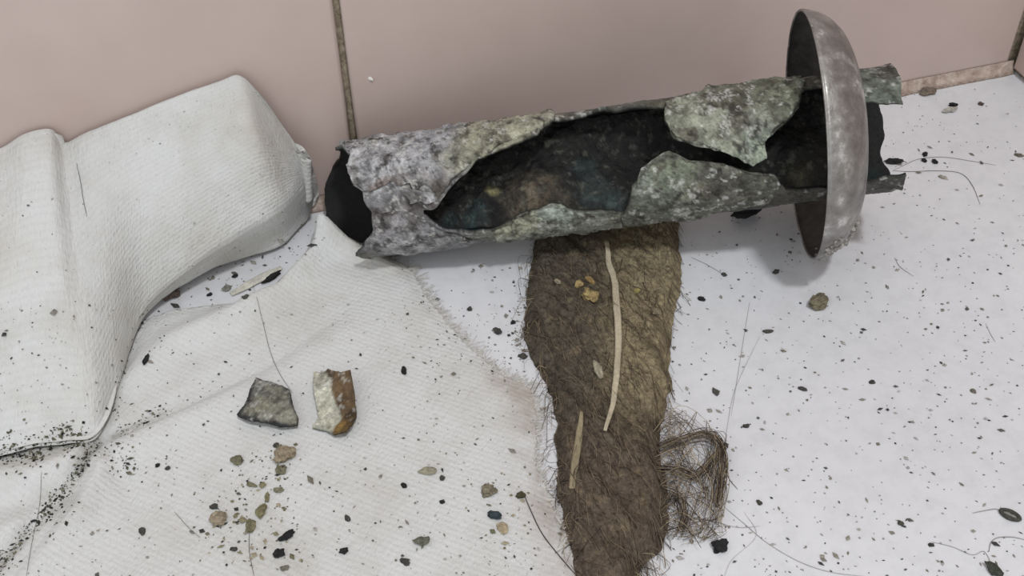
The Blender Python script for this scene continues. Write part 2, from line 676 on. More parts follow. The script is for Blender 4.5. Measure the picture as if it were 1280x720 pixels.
# right end tucks under
last = ctrl[-1]
cen = np.mean(last, axis=0)
ctrl.append([p + (cen - p) * .45 for p in last])
ctrl.append([p + (cen - p) * .9 + np.array([-.15, 0, 0]) for p in last])
ctrl = np.array(ctrl)
NU, NV = 200, 150
G1 = np.stack([spline(ctrl[:, j], NU) for j in range(ctrl.shape[1])], 1)
G2 = np.stack([spline(G1[i], NV) for i in range(NU)], 0)
Vv = G2.reshape(-1, 3)
du = np.gradient(G2, axis=0).reshape(-1, 3)
dv = np.gradient(G2, axis=1).reshape(-1, 3)
N = np.cross(dv, du)
N /= np.linalg.norm(N, axis=1)[:, None] + 1e-9
if (N @ (CAM - Vv.mean(0))).mean() < 0:
    N = -N
Vv = Vv + N * (.06 * fbm(Vv, .5, 3, 31) + .02 * fbm(Vv, 2.5, 3, 32))[:, None]
Vv[:, 2] = np.maximum(Vv[:, 2], .1)
Vv[:, 1] = np.minimum(Vv[:, 1], WALL_Y - .12)
i = np.arange(NU * NV).reshape(NU, NV)
F = np.stack([i[:-1, :-1], i[:-1, 1:], i[1:, 1:], i[1:, :-1]], -1).reshape(-1, 4)
inner = Vv - N * .14
inner[:, 2] = np.maximum(inner[:, 2], .05)
V, FF = solid(Vv, inner, F)
arc_u = np.cumsum(np.r_[0, np.linalg.norm(np.diff(G2[:, NV // 2], axis=0), axis=1)])
arc_v = np.cumsum(np.r_[0, np.linalg.norm(np.diff(G2[NU // 2], axis=0), axis=1)])
UVg = np.stack(np.meshgrid(arc_u, arc_v, indexing='ij'), -1).reshape(-1, 2)
UVg = np.c_[UVg[:, 0], -UVg[:, 1]]
gr_ = .06 * smooth(fbm(V, .35, 4, 36), -.1, .4)
up_ob = mk('folded_cloth', V, FF, M_CLOTH, uv=np.r_[UVg, UVg], loc=(-8, 24, 0), col=np.c_[1 - gr_, 1 - gr_ * 1.4, 1 - gr_ * 2])
tag(up_ob, 'thick folded white rag heaped against the pink wall', 'rag')
UPV = (Vv, F)

# ------------------------------------------------------------------ the corroded pipe
FC = np.array([13.35, 22.4, 3.78])            # centre of the wall flange
PA = np.array([-.13, 25.88, 1.9])             # axis near the left end
PR = 1.85
ax = FC + np.array([0, -.12, -.1]) - PA
LEN = np.linalg.norm(ax)
ax /= LEN
PV = np.cross(np.array([0, 0, 1.0]), ax)
PV /= np.linalg.norm(PV)
if PV[1] > 0:
    PV = -PV                                  # towards the viewer
PU = np.cross(ax, PV)
if PU[2] < 0:
    PU = -PU


def on_pipe(u, v, r=PR):
    """(s, angle*r) of the near side of the pipe on a sight line, silhouette if it misses"""
    d = ray(u, v)
    o = CAM - PA
    dp, op = d - ax * (d @ ax), o - ax * (o @ ax)
    a, b, c = dp @ dp, 2 * dp @ op, op @ op - r * r
    D = b * b - 4 * a * c
    t_ = (-b - math.sqrt(D)) / (2 * a) if D > 0 else -b / (2 * a)
    p = o + d * t_
    return np.array([p @ ax, math.atan2(p @ PV, p @ PU) * PR])


def pipe_pt(s, w_, r):
    th = w_ / PR
    return PA + s[:, None] * ax + r[:, None] * (np.cos(th)[:, None] * PU + np.sin(th)[:, None] * PV)


HOLE_PX = [(690, 148), (740, 139), (800, 133), (832, 131), (831, 150), (842, 172), (870, 184), (905, 190), (925, 200), (940, 208), (957, 197), (955, 178), (968, 164),
           (985, 150), (1000, 131), (1003, 112), (1035, 110), (1050, 128), (1092, 128), (1145, 128), (1165, 170), (1150, 215), (1127, 222), (1105, 224), (1080, 230), (1040, 238), (985, 240),
           (976, 232), (966, 219), (930, 215), (900, 204), (862, 200), (836, 188), (803, 211), (790, 236), (780, 268), (735, 266), (690, 256), (650, 268), (612, 289), (560, 287),
           (537, 275), (523, 262), (548, 258), (560, 238), (575, 222), (600, 199), (640, 179), (672, 166), (686, 155)]
LEFT_PX = [(340, 150), (395, 172), (428, 182), (440, 195), (433, 208), (441, 232), (452, 239), (455, 252), (465, 263), (467, 285), (457, 303), (440, 335), (340, 335)]
hole = jag([on_pipe(*p) for p in HOLE_PX], .12, .07, 5)
left_hole = jag([on_pipe(*p) for p in LEFT_PX], .12, .07, 9)
s_of = lambda u, v: on_pipe(u, v)[0]


def s_back(u, v):                            # the same for the far side of the bore
    d = ray(u, v)
    o = CAM - PA
    dp, op = d - ax * (d @ ax), o - ax * (o @ ax)
    a, b, c = dp @ dp, 2 * dp @ op, op @ op - (PR - .1) ** 2
    t_ = (-b + math.sqrt(max(b * b - 4 * a * c, 0))) / (2 * a)
    return (o + d * t_) @ ax



s_left = s_back(402, 250)
s_top, s_far, s_bot = s_of(1127, 105), s_back(1102, 175), s_of(1128, 226)
STEP = .055
P2, F, edge = masked_grid(s_left - .6, max(s_top, s_bot) + .4, -math.pi * PR, math.pi * PR, STEP, None, (hole, left_hole))
th = np.degrees(P2[:, 1] / PR)
seam = np.abs(np.abs(th) - 180) < 1e-6
nz = fbm(np.c_[np.cos(np.radians(th)) * 2, np.sin(np.radians(th)) * 2, th * 0], 1.2, 4, 3)
sR = s_far + (s_top - s_far) * smooth(th, -70, -60) * (1 - smooth(th, 24, 34)) + (s_bot - s_far) * smooth(th, 84, 112) * (1 - smooth(th, 150, 170)) + nz * .18
sL = s_left + nz * .2 + 1.35 * smooth(th, -125, -50) + .5 * smooth(th, 100, 160)
keep = (P2[:, 0] >= sL) & (P2[:, 0] <= sR)
edge = np.minimum(edge, np.maximum(np.minimum(P2[:, 0] - sL, sR - P2[:, 0]), 0))
F = F[keep[F].any(1)]
P2[:, 0] = np.clip(P2[:, 0], sL, sR)
used = np.unique(F)
rm = -np.ones(len(P2), int)
rm[used] = np.arange(len(used))
P2, F, edge, seam = P2[used], rm[F], edge[used], seam[used]
C3 = np.c_[P2[:, 0], np.cos(P2[:, 1] / PR) * PR, np.sin(P2[:, 1] / PR) * PR]
rough = fbm(C3, 1.6, 5, 41, .6) + .7 * fbm(C3, 5.0, 4, 43, .8)
lift = (1 - smooth(edge, 0, .22)) * np.maximum(fbm(C3, 1.1, 3, 44), -.2) * .22
ro = PR + .06 * rough + lift
ri = PR - .13 + .05 * fbm(C3, 2.0, 4, 46) + lift * .9
# colours of the metal: zones named by where they lie on the pipe
zones = [(470, 200, 45, (152, 151, 153)), (520, 215, 45, (146, 145, 147)), (500, 290, 40, (144, 143, 145)), (560, 300, 45, (128, 128, 130)), (470, 275, 18, (70, 60, 56)), (505, 250, 25, (96, 86, 82)),
         (535, 250, 22, (104, 98, 94)), (585, 175, 35, (140, 140, 118)), (640, 160, 35, (146, 144, 126)), (560, 255, 20, (60, 58, 54)), (620, 295, 40, (118, 118, 106)), (700, 275, 45, (140, 146, 132)),
         (640, 285, 25, (158, 160, 140)), (820, 250, 50, (104, 106, 94)), (900, 240, 50, (92, 90, 80)), (880, 150, 45, (120, 126, 108)), (950, 130, 40, (100, 102, 88)), (960, 245, 30, (84, 82, 74)),
         (1100, 108, 30, (114, 122, 110)), (1100, 232, 30, (70, 68, 64)), (760, 290, 30, (110, 110, 100)), (430, 300, 20, (60, 60, 62))]


def weathered(c, X, seed, k=1.0):
    """break a colour up into pits, blotches and bright flecks"""
    a = np.clip(1 + 1.5 * k * fbm(X, 2.6, 5, seed, .8), .35, 2.0)[:, None]
    c = c * a
    p = smooth(-fbm(X, 3.4, 5, seed + 21, .75), .10, .30)[:, None] * .8 * k
    c = c * (1 - p) + np.array(lin((50, 44, 40))) * p
    f = smooth(fbm(X, 5.5, 4, seed + 31, .75) + .35 * fbm(X, .9, 3, seed + 35), .17, .36)[:, None] * .65 * k
    return c * (1 - f) + np.array(lin((218, 217, 210))) * f


def zone_colour(P2, zones, default, seed):
    num = np.zeros((len(P2), 3))
    den = np.full(len(P2), .02)
    num += np.array(lin(default)) * .02
    X = np.c_[P2, np.zeros(len(P2))]
    wob = np.c_[fbm(X, 1.3, 4, seed), fbm(X, 1.3, 4, seed + 9)] * .55
    for u, v, rad, c in zones:
        q = on_pipe(u, v)
        d2 = ((P2 + wob - q) ** 2).sum(1) / (rad / 41.0) ** 2
        wt = np.exp(-d2 * 1.6)
        num += wt[:, None] * np.array(lin(c))
        den += wt
    return num / den[:, None]


co = zone_colour(P2, zones, (96, 94, 86), 61)
pat = fbm(C3, 1.1, 5, 71, .65)
dark = smooth(pat, .12, .3)
co = co * (1 - dark * .6)[:, None] + np.array(lin((62, 52, 44))) * (dark * .6)[:, None]
pale = smooth(fbm(C3, 1.7, 5, 81, .65), .18, .34)
co = co * (1 + pale * .6)[:, None]
co = weathered(co, C3, 85, .9)
ci = np.tile(np.array(lin((30, 30, 29))), (len(P2), 1)) * (1 + .5 * fbm(C3, 1.5, 4, 91))[:, None]
tl = smooth(fbm(C3, .8, 3, 95), .1, .4)[:, None]
ci = ci * (1 - tl) + np.array(lin((30, 46, 46))) * tl
V, FF = solid(pipe_pt(P2[:, 0], P2[:, 1], ro), pipe_pt(P2[:, 0], P2[:, 1], ri), F)
pipe = empty('waste_pipe', (6.5, 24.3, 0))
tag(pipe, 'corroded metal waste pipe with a torn open side lying along the wall', 'pipe')
mk('pipe_wall', V, FF, M_SHELL, pipe, col=np.r_[co, ci])
PIPEV = (V, FF)


# thick mineral scale, lifted off the metal in flakes
def crust(poly_px, thick, zs, default, seed, step=.045, name='scale_crust', base=0.03, amp=.10):
    poly = jag([on_pipe(*p) for p in poly_px], .1, .10, seed)
    b0, b1 = poly.min(0), poly.max(0)
    P, F, e = masked_grid(b0[0], b1[0], b0[1], b1[1], step, poly, (hole, left_hole))
    X = np.c_[P[:, 0], np.cos(P[:, 1] / PR) * PR, np.sin(P[:, 1] / PR) * PR]
    h = base + thick * (.45 + .55 * smooth(e, 0, .18)) + amp * (fbm(X, 2.4, 5, seed, .7) + .8 * fbm(X, 5.5, 4, seed + 2, .8)) + (1 - smooth(e, 0, .3)) * np.maximum(fbm(X, 1.4, 3, seed + 3), 0) * .22
    tp = pipe_pt(P[:, 0], P[:, 1], PR + h)
    bt = pipe_pt(P[:, 0], P[:, 1], np.full(len(P), PR - .05))
    c = zone_colour(P, zs, default, seed + 7)
    k = smooth(fbm(X, 2.0, 5, seed + 11, .7), .1, .28)[:, None]
    c = c * (1 - .62 * k) + np.array(lin((74, 66, 56))) * .62 * k
    g = smooth(fbm(X, 2.6, 5, seed + 15, .7), .15, .35)[:, None]
    c = weathered(c * 1.12, X, seed + 40)
    V, FF = solid(tp, bt, F)
    o = mk(name, V, FF, M_CRUST, pipe, col=np.r_[c, c * .5])
    return o


tag(crust([(424, 178), (480, 168), (540, 158), (600, 148), (660, 139), (690, 133), (694, 146), (684, 158), (668, 164), (640, 176), (612, 190), (592, 203), (572, 219), (558, 236), (550, 250), (545, 240), (530, 228), (520, 238), (515, 225),
       (500, 232), (490, 225), (476, 233), (462, 240), (450, 238), (442, 226), (434, 206)], .07,
      [(470, 195, 40, (176, 175, 176)), (510, 205, 40, (172, 171, 173)), (540, 180, 30, (146, 146, 150)), (585, 180, 32, (150, 148, 128)), (640, 160, 40, (156, 154, 134)), (480, 228, 14, (128, 104, 90)), (540, 236, 22, (106, 98, 94)), (500, 232, 16, (116, 104, 98)), (450, 200, 20, (176, 175, 177))],
      (150, 150, 152), 101), 'pale bluish grey scale crust')
tag(crust([(500, 238), (514, 234), (540, 240), (546, 252), (536, 256), (524, 250), (512, 254)], .09, [(525, 245, 30, (164, 162, 163))], (164, 162, 163), 131), 'small lifted grey flake')
tag(crust([(468, 268), (490, 262), (520, 270), (540, 282), (570, 292), (600, 300), (585, 312), (530, 320), (480, 316), (462, 304)], .035,
      [(500, 290, 40, (154, 152, 154)), (560, 300, 40, (118, 118, 118)), (478, 272, 24, (84, 72, 66)), (510, 268, 18, (92, 84, 80)), (520, 305, 30, (164, 162, 163))], (130, 130, 134), 151, amp=.05), 'bluish grey scale crust')
tag(crust([(832, 133), (860, 120), (900, 112), (950, 103), (1000, 96), (1004, 112), (1000, 132), (984, 150), (967, 164), (955, 179), (956, 194), (941, 206), (924, 198), (905, 188), (872, 182), (846, 171), (834, 152)], .09,
      [(860, 150, 30, (140, 142, 126)), (900, 165, 30, (140, 143, 127)), (945, 185, 20, (138, 146, 130)), (940, 150, 22, (140, 142, 130)), (960, 125, 30, (110, 112, 96)), (910, 125, 25, (96, 94, 82)), (985, 125, 18, (122, 126, 108))], (118, 122, 106), 171), 'pale green scale crust')
tag(crust([(836, 190), (860, 201), (900, 206), (930, 217), (964, 221), (974, 234), (960, 252), (910, 262), (860, 278), (820, 290), (784, 292), (779, 268), (790, 236), (804, 212)], .05,
      [(800, 225, 16, (150, 156, 142)), (850, 210, 24, (120, 126, 108)), (820, 260, 30, (106, 110, 98)), (900, 235, 35, (96, 94, 84)), (950, 240, 25, (92, 92, 80)), (870, 260, 25, (110, 112, 100))], (104, 106, 94), 191), 'grey green scale crust')
tag(crust([(616, 290), (640, 274), (664, 264), (692, 258), (720, 264), (742, 270), (778, 272), (782, 290), (740, 300), (690, 304), (630, 306)], .05,
      [(650, 283, 22, (164, 164, 142)), (690, 270, 20, (164, 172, 160)), (740, 285, 25, (128, 130, 120)), (690, 295, 25, (130, 132, 122))], (136, 138, 124), 211), 'pale yellow green scale crust')

# residue caked inside, lying towards the viewer's side of the bore
s0, s1 = s_of(478, 250), s_of(1085, 170)
ns, nw = 320, 70
sv = np.linspace(s0, s1, ns)
wv_ = np.linspace(-1, 1, nw)
tilt = math.radians(30)
RU = PU * math.cos(tilt) + PV * math.sin(tilt)
RV = -PU * math.sin(tilt) + PV * math.cos(tilt)
SS, WW = np.meshgrid(sv, wv_, indexing='ij')
SS, WW = SS.ravel(), WW.ravel()
rin = PR - .16
X = np.c_[SS, WW * 1.6, SS * 0]
lev = .28 + .42 * fbm(X, .42, 3, 301) + .2 * fbm(X, 1.3, 4, 305, .6) + .13 * fbm(X, 4.0, 4, 307, .7)
mound = [(655, 230, .55, .75), (590, 265, .3, .6), (745, 225, .15, .8), (1005, 170, .55, .9), (820, 160, -.5, .9), (760, 160, -.45, 1.0), (600, 225, .3, .35)]
for u, v, h, wd in mound:
    q = on_pipe(u, v)
    th_ = q[1] / PR - tilt
    lat = math.sin(th_)
    lev = lev + h * np.exp(-((SS - q[0]) / wd) ** 2 - ((WW - lat) / .5) ** 2)
lev = np.clip(lev, -.9, 1.25)
half = np.sqrt(np.maximum(rin ** 2 - lev ** 2, .05))
tp = PA + SS[:, None] * ax + lev[:, None] * RU + (WW * half)[:, None] * RV
angb = math.pi + 0 * WW
phi = np.arctan2(WW * half, -np.sqrt(np.maximum(rin ** 2 - (WW * half) ** 2, 0)))
bt = PA + SS[:, None] * ax + (np.cos(phi) * rin)[:, None] * RU + (np.sin(phi) * rin)[:, None] * RV
i = np.arange(ns * nw).reshape(ns, nw)
F = np.stack([i[:-1, :-1], i[1:, :-1], i[1:, 1:], i[:-1, 1:]], -1).reshape(-1, 4)
cr = np.tile(np.array(lin((34, 33, 31))), (len(SS), 1))
for u, v, rad, c in [(655, 232, .9, (110, 99, 82)), (700, 250, .6, (84, 78, 66)), (590, 262, .55, (46, 60, 60)), (555, 268, .35, (42, 53, 54)), (740, 225, .8, (60, 72, 71)), (770, 250, .45, (60, 70, 69)), (607, 222, .22, (122, 116, 84)),
                     (1005, 215, .45, (70, 66, 52)), (725, 185, .5, (46, 55, 55)), (680, 215, .4, (98, 88, 74)), (1095, 180, .3, (84, 84, 66))]:
    q = on_pipe(u, v)
    lat = math.sin(q[1] / PR - tilt) * rin
    wob = fbm(X, 1.8, 4, int(u), .6) * .5
    k = smooth(1.25 - np.sqrt((SS - q[0]) ** 2 + (WW * half - lat) ** 2) / rad + wob, 0, .9)[:, None] * (.4 + .6 * smooth(fbm(X, 2.0, 4, 361 + int(v), .7), -.22, .25))[:, None]
    cr = cr * (1 - k) + np.array(lin(c)) * k
cr = np.clip(cr * (1 + 1.6 * fbm(X, 3.0, 5, 341, .8))[:, None], 0, 1)
ff_ = smooth(fbm(X, 5.0, 4, 351, .75), .2, .36)[:, None] * .35
cr = cr * (1 - ff_) + np.array(lin((120, 120, 108))) * ff_
V, FF = solid(tp, bt, F)
RESV = (V, FF)
tag(mk('residue', V, FF, M_SLUDGE, pipe, col=np.r_[cr, cr * .6]), 'black, teal and brown residue caked inside the pipe')

# ------------------------------------------------------------------ wall flange on the pipe
FN = np.array([.957, -.278, .085])
FN /= np.linalg.norm(FN)
FR = 3.72
fu = np.array([0, 0, 1.0]) - FN * FN[2]
fu /= np.linalg.norm(fu)
fv = np.cross(FN, fu)
profile = [(FR, -.02), (FR + .015, .03), (FR - .01, .14), (FR - .09, .38), (FR - .3, .72), (FR - .62, 1.0), (FR - 1.0, 1.19), (2.4, 1.29), (2.22, 1.33), (2.14, 1.34)]
inside_ = [(2.14, 1.28), (2.4, 1.23), (FR - 1.02, 1.12), (FR - .67, .93), (FR - .36, .67), (FR - .15, .35), (FR - .07, .12), (FR - .05, -.02)]
pr = spline(np.array(profile), 40)
pi_ = spline(np.array(inside_), 34)
loop = np.r_[pr, pi_]
NA = 150
V = []
for k in range(NA):
    a = 2 * math.pi * k / NA
    d = math.cos(a) * fu + math.sin(a) * fv
    V.append(FC + loop[:, :1] * d + loop[:, 1:] * FN)
V = np.concatenate(V)
nl = len(loop)
F = [(k * nl + j, k * nl + (j + 1) % nl, ((k + 1) % NA) * nl + (j + 1) % nl, ((k + 1) % NA) * nl + j) for k in range(NA) for j in range(nl)]
V = V + FN * (.025 * fbm(V, .5, 2, 401))[:, None]
shift = .012 - V[:, 2].min()
V[:, 2] += shift
FLV = (V, F)
fo = empty('wall_flange', (FC[0], FC[1], 0))
tag(fo, 'dull chrome dome shaped wall flange standing on edge around the pipe', 'pipe flange')
fd = mk('dished_plate', V, F, M_CHROME, fo)
fd.data.materials.append(M_DULL)              # the unplated hollow side
fd.data.polygons.foreach_set('material_index', [1 if len(pr) - 1 <= j < nl - 1 else 0 for k in range(NA) for j in range(nl)])


an = np.linspace(0, 2 * math.pi, 121)[:, None]
rimc = FC + (FR - .02) * (np.cos(an) * fu + np.sin(an) * fv)
rimc = rimc + FN * (.025 * fbm(rimc, .5, 2, 401) - .02)[:, None] + np.array([0, 0, shift])
Vr, Fr = tubes([rimc], [.038], 6)
tag(mk('rolled_rim', Vr, Fr, M_CHROME, fo), 'thin bright rolled rim')


# ragged scale clinging to the outer lower side of the flange
def flange_pt(a, q):
    d = math.cos(a) * fu + math.sin(a) * fv
    p = spline(np.array(profile), 60)
    x = p[min(59, int(q * 59))]
    return FC + x[0] * d + x[1] * FN + np.array([0, 0, shift])


def lump(c, r, squash=(1, 1, 1), sub=2, amp=.35, seed=0, rz=0.0, freq=1.6):
    """an irregular crumb, resting on its own underside"""
    t_ = (1 + 5 ** .5) / 2
    V = [(-1, t_, 0), (1, t_, 0), (-1, -t_, 0), (1, -t_, 0), (0, -1, t_), (0, 1, t_), (0, -1, -t_), (0, 1, -t_), (t_, 0, -1), (t_, 0, 1), (-t_, 0, -1), (-t_, 0, 1)]
    F = [(0, 11, 5), (0, 5, 1), (0, 1, 7), (0, 7, 10), (0, 10, 11), (1, 5, 9), (5, 11, 4), (11, 10, 2), (10, 7, 6), (7, 1, 8), (3, 9, 4), (3, 4, 2), (3, 2, 6), (3, 6, 8), (3, 8, 9), (4, 9, 5), (2, 4, 11), (6, 2, 10), (8, 6, 7), (9, 8, 1)]
    V = [np.array(v) / np.linalg.norm(v) for v in V]
    for _ in range(sub):
        mid = {}
        NF = []

        def md(a, b):
            k = (min(a, b), max(a, b))
            if k not in mid:
                v = V[a] + V[b]
                V.append(v / np.linalg.norm(v))
                mid[k] = len(V) - 1
            return mid[k]
        for a, b, c_ in F:
            x, y, z_ = md(a, b), md(b, c_), md(c_, a)
            NF += [(a, x, z_), (b, y, x), (c_, z_, y), (x, y, z_)]
        F = NF
    V = np.array(V)
    V = V * (1 + amp * fbm(V + seed * 3.7, freq, 3, seed, .6))[:, None] * r * np.array(squash)
    ca, sa = math.cos(rz), math.sin(rz)
    V = np.c_[V[:, 0] * ca - V[:, 1] * sa, V[:, 0] * sa + V[:, 1] * ca, V[:, 2]]
    return V + np.array(c), F


# ------------------------------------------------------------------ clump of matted hair and dirt
CL = [(674, 250), (664, 315), (656, 360), (655, 400), (662, 440), (684, 475), (694, 520), (694, 570), (700, 620), (710, 672), (722, 725), (738, 790), (790, 800), (792, 740), (800, 700), (828, 680), (838, 650), (832, 605),
      (824, 560), (829, 520), (838, 470), (838, 420), (842, 390), (853, 352), (851, 310), (844, 235)]
cl_poly = jag(ptf(CL, .35), .12, .11, 501)


def clump_z(P, e):
    X = np.c_[P, np.zeros(len(P))]
    strand = fbm(np.c_[P[:, 0] * 3.2 + P[:, 1] * 1.1, P[:, 1] * .55, P[:, 0] * 0], 1.0, 4, 511, .6)
    body = .50 + .14 * fbm(X, .5, 3, 512) + .14 * strand + .09 * fbm(X, 3.2, 4, 513, .65)
    return .03 + np.maximum(body, .12) * (.12 + .88 * smooth(e, 0, .42))


b0, b1 = cl_poly.min(0), cl_poly.max(0)
P2, F, edge = masked_grid(b0[0], b1[0], b0[1], b1[1], .055, cl_poly)
zc = clump_z(P2, edge)
X = np.c_[P2, np.zeros(len(P2))]
# colour: greyer brown on the left, tan on the right, reddish brown low down
pl = ptf([(752, 280), (752, 480), (775, 720)], .4)
dd, tt, side = line_d(P2, pl)
k = smooth(-side * dd * -1, -.8, .8)
right = smooth(side * dd, -.6, .9) if side[P2[:, 0].argmax()] > 0 else smooth(-side * dd, -.6, .9)
cA, cB, cC = (np.array(lin(c)) for c in ((104, 96, 84), (164, 150, 120), (116, 103, 90)))
cc = cA + (cB - cA) * right[:, None]
lowk = smooth(tt, .5, .72)[:, None]
cc = cc * (1 - lowk) + cC * lowk
st = smooth(fbm(np.c_[P2[:, 0] * 2.6 + P2[:, 1] * .9, P2[:, 1] * .5, P2[:, 0] * 0], 1, 4, 521, .6), -.1, .35)[:, None]
cc = cc * (1 - .5 * st) + np.array(lin((70, 60, 52))) * .5 * st
lt = smooth(fbm(X, 3.5, 4, 531, .65), .2, .45)[:, None]
cc = cc * (1 - .5 * lt) + np.array(lin((150, 134, 106))) * .5 * lt
V, FF = solid(np.c_[P2, zc], np.c_[P2, np.full(len(P2), .012)], F)
cl_root = empty('hair_clump', (7.5, 17.5, 0))
tag(cl_root, 'long brown clump of matted hair and dirt hanging out below the pipe', 'hair clump')
mk('matted_body', V, FF, M_CLUMP, cl_root, col=np.r_[cc, cc * .7])
CLV = (V, FF)


def cz(P):
    e, _ = sdf(P, cl_poly)
    return np.where(e > 0, clump_z(P, np.maximum(e, 0)), 0.02)


hair_cols = [(66, 56, 48), (104, 90, 76), (140, 124, 100), (90, 76, 66), (168, 152, 124), (56, 48, 42), (124, 110, 92)]
LN, RR, HC = [], [], []
cand = np.c_[rng.uniform(b0[0], b1[0], 9000), rng.uniform(b0[1], b1[1], 9000)]
ee, _ = sdf(cand, cl_poly)
cand = cand[ee > -.02][:1500]
down = pz(770, 700)[:2] - pz(755, 300)[:2]
dang = math.atan2(down[1], down[0])
allp = []
for p in cand:
    L = rng.uniform(.3, 1.1)
    a = dang + rng.normal(.35, .4)
    kq = np.linspace(-.5, .5, 8)
    curv = rng.normal(0, .5)
    hd = a + curv * kq
    st_ = np.c_[np.cos(hd), np.sin(hd)] * (L / 7)
    q = p + np.cumsum(st_, 0) - st_.sum(0) / 2
    allp.append(q)
AP = np.concatenate(allp)
hz = cz(AP).reshape(-1, 8)
for q, zz in zip(allp, hz):
    arch = np.sin(np.linspace(0, math.pi, 8)) * rng.uniform(0, .10)
    LN.append(np.c_[q, zz + arch + rng.uniform(-.01, .03)])
    RR.append(rng.uniform(.004, .009))
    HC.append(hair_cols[(0, 1, 3, 5, 6, 1, 2)[rng.integers(7)]])
V, FF = tubes(LN, RR)
hc = np.repeat(np.array([lin(c) for c in HC]), 24, 0)
tag(mk('matted_hairs', V, FF, M_HAIR, cl_root, col=hc), 'short brown hairs felted over the clump', kind='stuff')
# loose tangle on the right flank
LN, RR, HC = [], [], []


def px_line(L, n=14, z=.08, lift=0.0):
    q = np.array([pz(u, v, z) for u, v in L])
    q = spline(q, n)
    q[:, 2] += np.sin(np.linspace(0, math.pi, n)) * lift
    return q


for k in range(150):
    y0 = rng.uniform(540, 672)
    x0 = rng.uniform(800, 836)
    rr_ = rng.random()
    reach = rng.uniform(20, 78)
    if rr_ < .45:                                         # loops that turn back at the right border
        y1 = y0 + rng.normal(20, 35)
        xr = min(907, 832 + reach)
        L = [(x0, y0), ((x0 + xr) / 2, y0 + rng.normal(-14, 12)), (xr, (y0 + y1) / 2 + rng.normal(-8, 12)), (xr - rng.uniform(5, 25), y1 + rng.uniform(10, 40))]
    elif rr_ < .75:                                       # diagonal strands
        L = [(x0 + reach * .2, y0 - rng.uniform(0, 20)), (x0 + reach * .6, y0 + rng.uniform(0, 22)), (x0 + reach * .8 + rng.normal(0, 6), y0 + rng.uniform(20, 50)), (x0 + reach + rng.normal(0, 6), y0 + rng.uniform(40, 70))]
    else:                                                 # fringe along the border
        xb = rng.normal(897, 7)
        ya = rng.uniform(535, 600)
        L = [(xb - 12 + rng.normal(0, 8), ya - 10), (xb + rng.normal(0, 3), ya + 15), (xb + rng.normal(0, 5), ya + 40), (xb - rng.uniform(0, 12), ya + rng.uniform(50, 75))]
    L = [(min(u, 910 + rng.normal(0, 2)), min(v, 672 + rng.normal(0, 6))) for u, v in L]
    LN.append(px_line(L, 14, rng.uniform(.03, .25), rng.uniform(0, .25)))
    RR.append(rng.uniform(.004, .010))
    HC.append(hair_cols[rng.integers(len(hair_cols))])
for L0, cnt in (([(822, 562), (850, 552), (880, 545), (900, 556), (903, 590), (898, 625)], 26), ([(822, 586), (845, 588), (868, 598), (888, 578), (902, 560)], 22), ([(826, 610), (846, 618), (856, 640), (850, 664)], 14)):
    for _ in range(cnt):                                  # the thicker ropes of hair
        w_ = rng.normal(0, 3.5, 2)
        L = [(u + w_[0] + rng.normal(0, 1.5), v + w_[1] + rng.normal(0, 1.5)) for u, v in L0]
        LN.append(px_line(L, 14, rng.uniform(.05, .3), rng.uniform(0, .15)))
        RR.append(rng.uniform(.006, .012))
        HC.append(hair_cols[(1, 3, 6, 2, 0)[rng.integers(5)]])
for _ in range(60):                                       # short ends sticking out of the upper flank and foot
    u, v = random.choice([(828, 530), (830, 500), (826, 560), (800, 695), (790, 712), (812, 690)])
    u += rng.normal(0, 6)
    v += rng.normal(0, 12)
    L = [(u, v), (u + rng.uniform(5, 22), v + rng.uniform(-12, 25)), (u + rng.uniform(10, 34), v + rng.uniform(5, 45))]
    LN.append(px_line(L, 14, rng.uniform(.05, .2), .1))
    RR.append(rng.uniform(.005, .010))
    HC.append(hair_cols[rng.integers(len(hair_cols))])
for _ in range(90):                                       # fuzz on the left flank
    v = rng.uniform(310, 690)
    u = np.interp(v, [310, 380, 440, 480, 570, 690], [666, 656, 662, 686, 694, 714]) + rng.normal(4, 5)
    L = [(u + 10, v - 6), (u - rng.uniform(2, 10), v + rng.normal(0, 8)), (u - rng.uniform(4, 20), v + rng.normal(8, 14))]
    LN.append(px_line(L, 14, rng.uniform(.05, .3), .1))
    RR.append(rng.uniform(.005, .010))
    HC.append(hair_cols[rng.integers(len(hair_cols))])
V, FF = tubes(LN, RR)
hc = np.repeat(np.array([lin(c) for c in HC]), 42, 0)
tag(mk('loose_hairs', V, FF, M_HAIR, cl_root, col=hc), 'tangle of loose hair on the right flank of the clump', kind='stuff')

# ------------------------------------------------------------------ what lies on top of all that
FLOORV = (np.array([(-70, -60, 0), (60, -60, 0), (60, WALL_Y, 0), (-70, WALL_Y, 0)], float), [(0, 1, 2, 3)])


def tree(*parts):
    VV, FF, c = [], [], 0
    for V_, F_ in parts:
        VV.append(np.asarray(V_))
        FF += [[int(x) + c for x in f] for f in F_]
        c += len(V_)
    return BVHTree.FromPolygons(np.concatenate(VV).tolist(), FF)


GROUND = tree(FLOORV, LOWV, UPV, CLV)


def hit(u, v):
    """the first lying surface on a sight line through the photograph"""
    d = ray(u, v)
    h = GROUND.ray_cast(Vector(CAM), Vector(d))
    if h[0] is None:
        return pz(u, v, 0)
    return np.array(h[0])


def below(p):
    h = GROUND.ray_cast(Vector((p[0], p[1], 20)), Vector((0, 0, -1)))
    return h[0].z if h[0] else 0.0


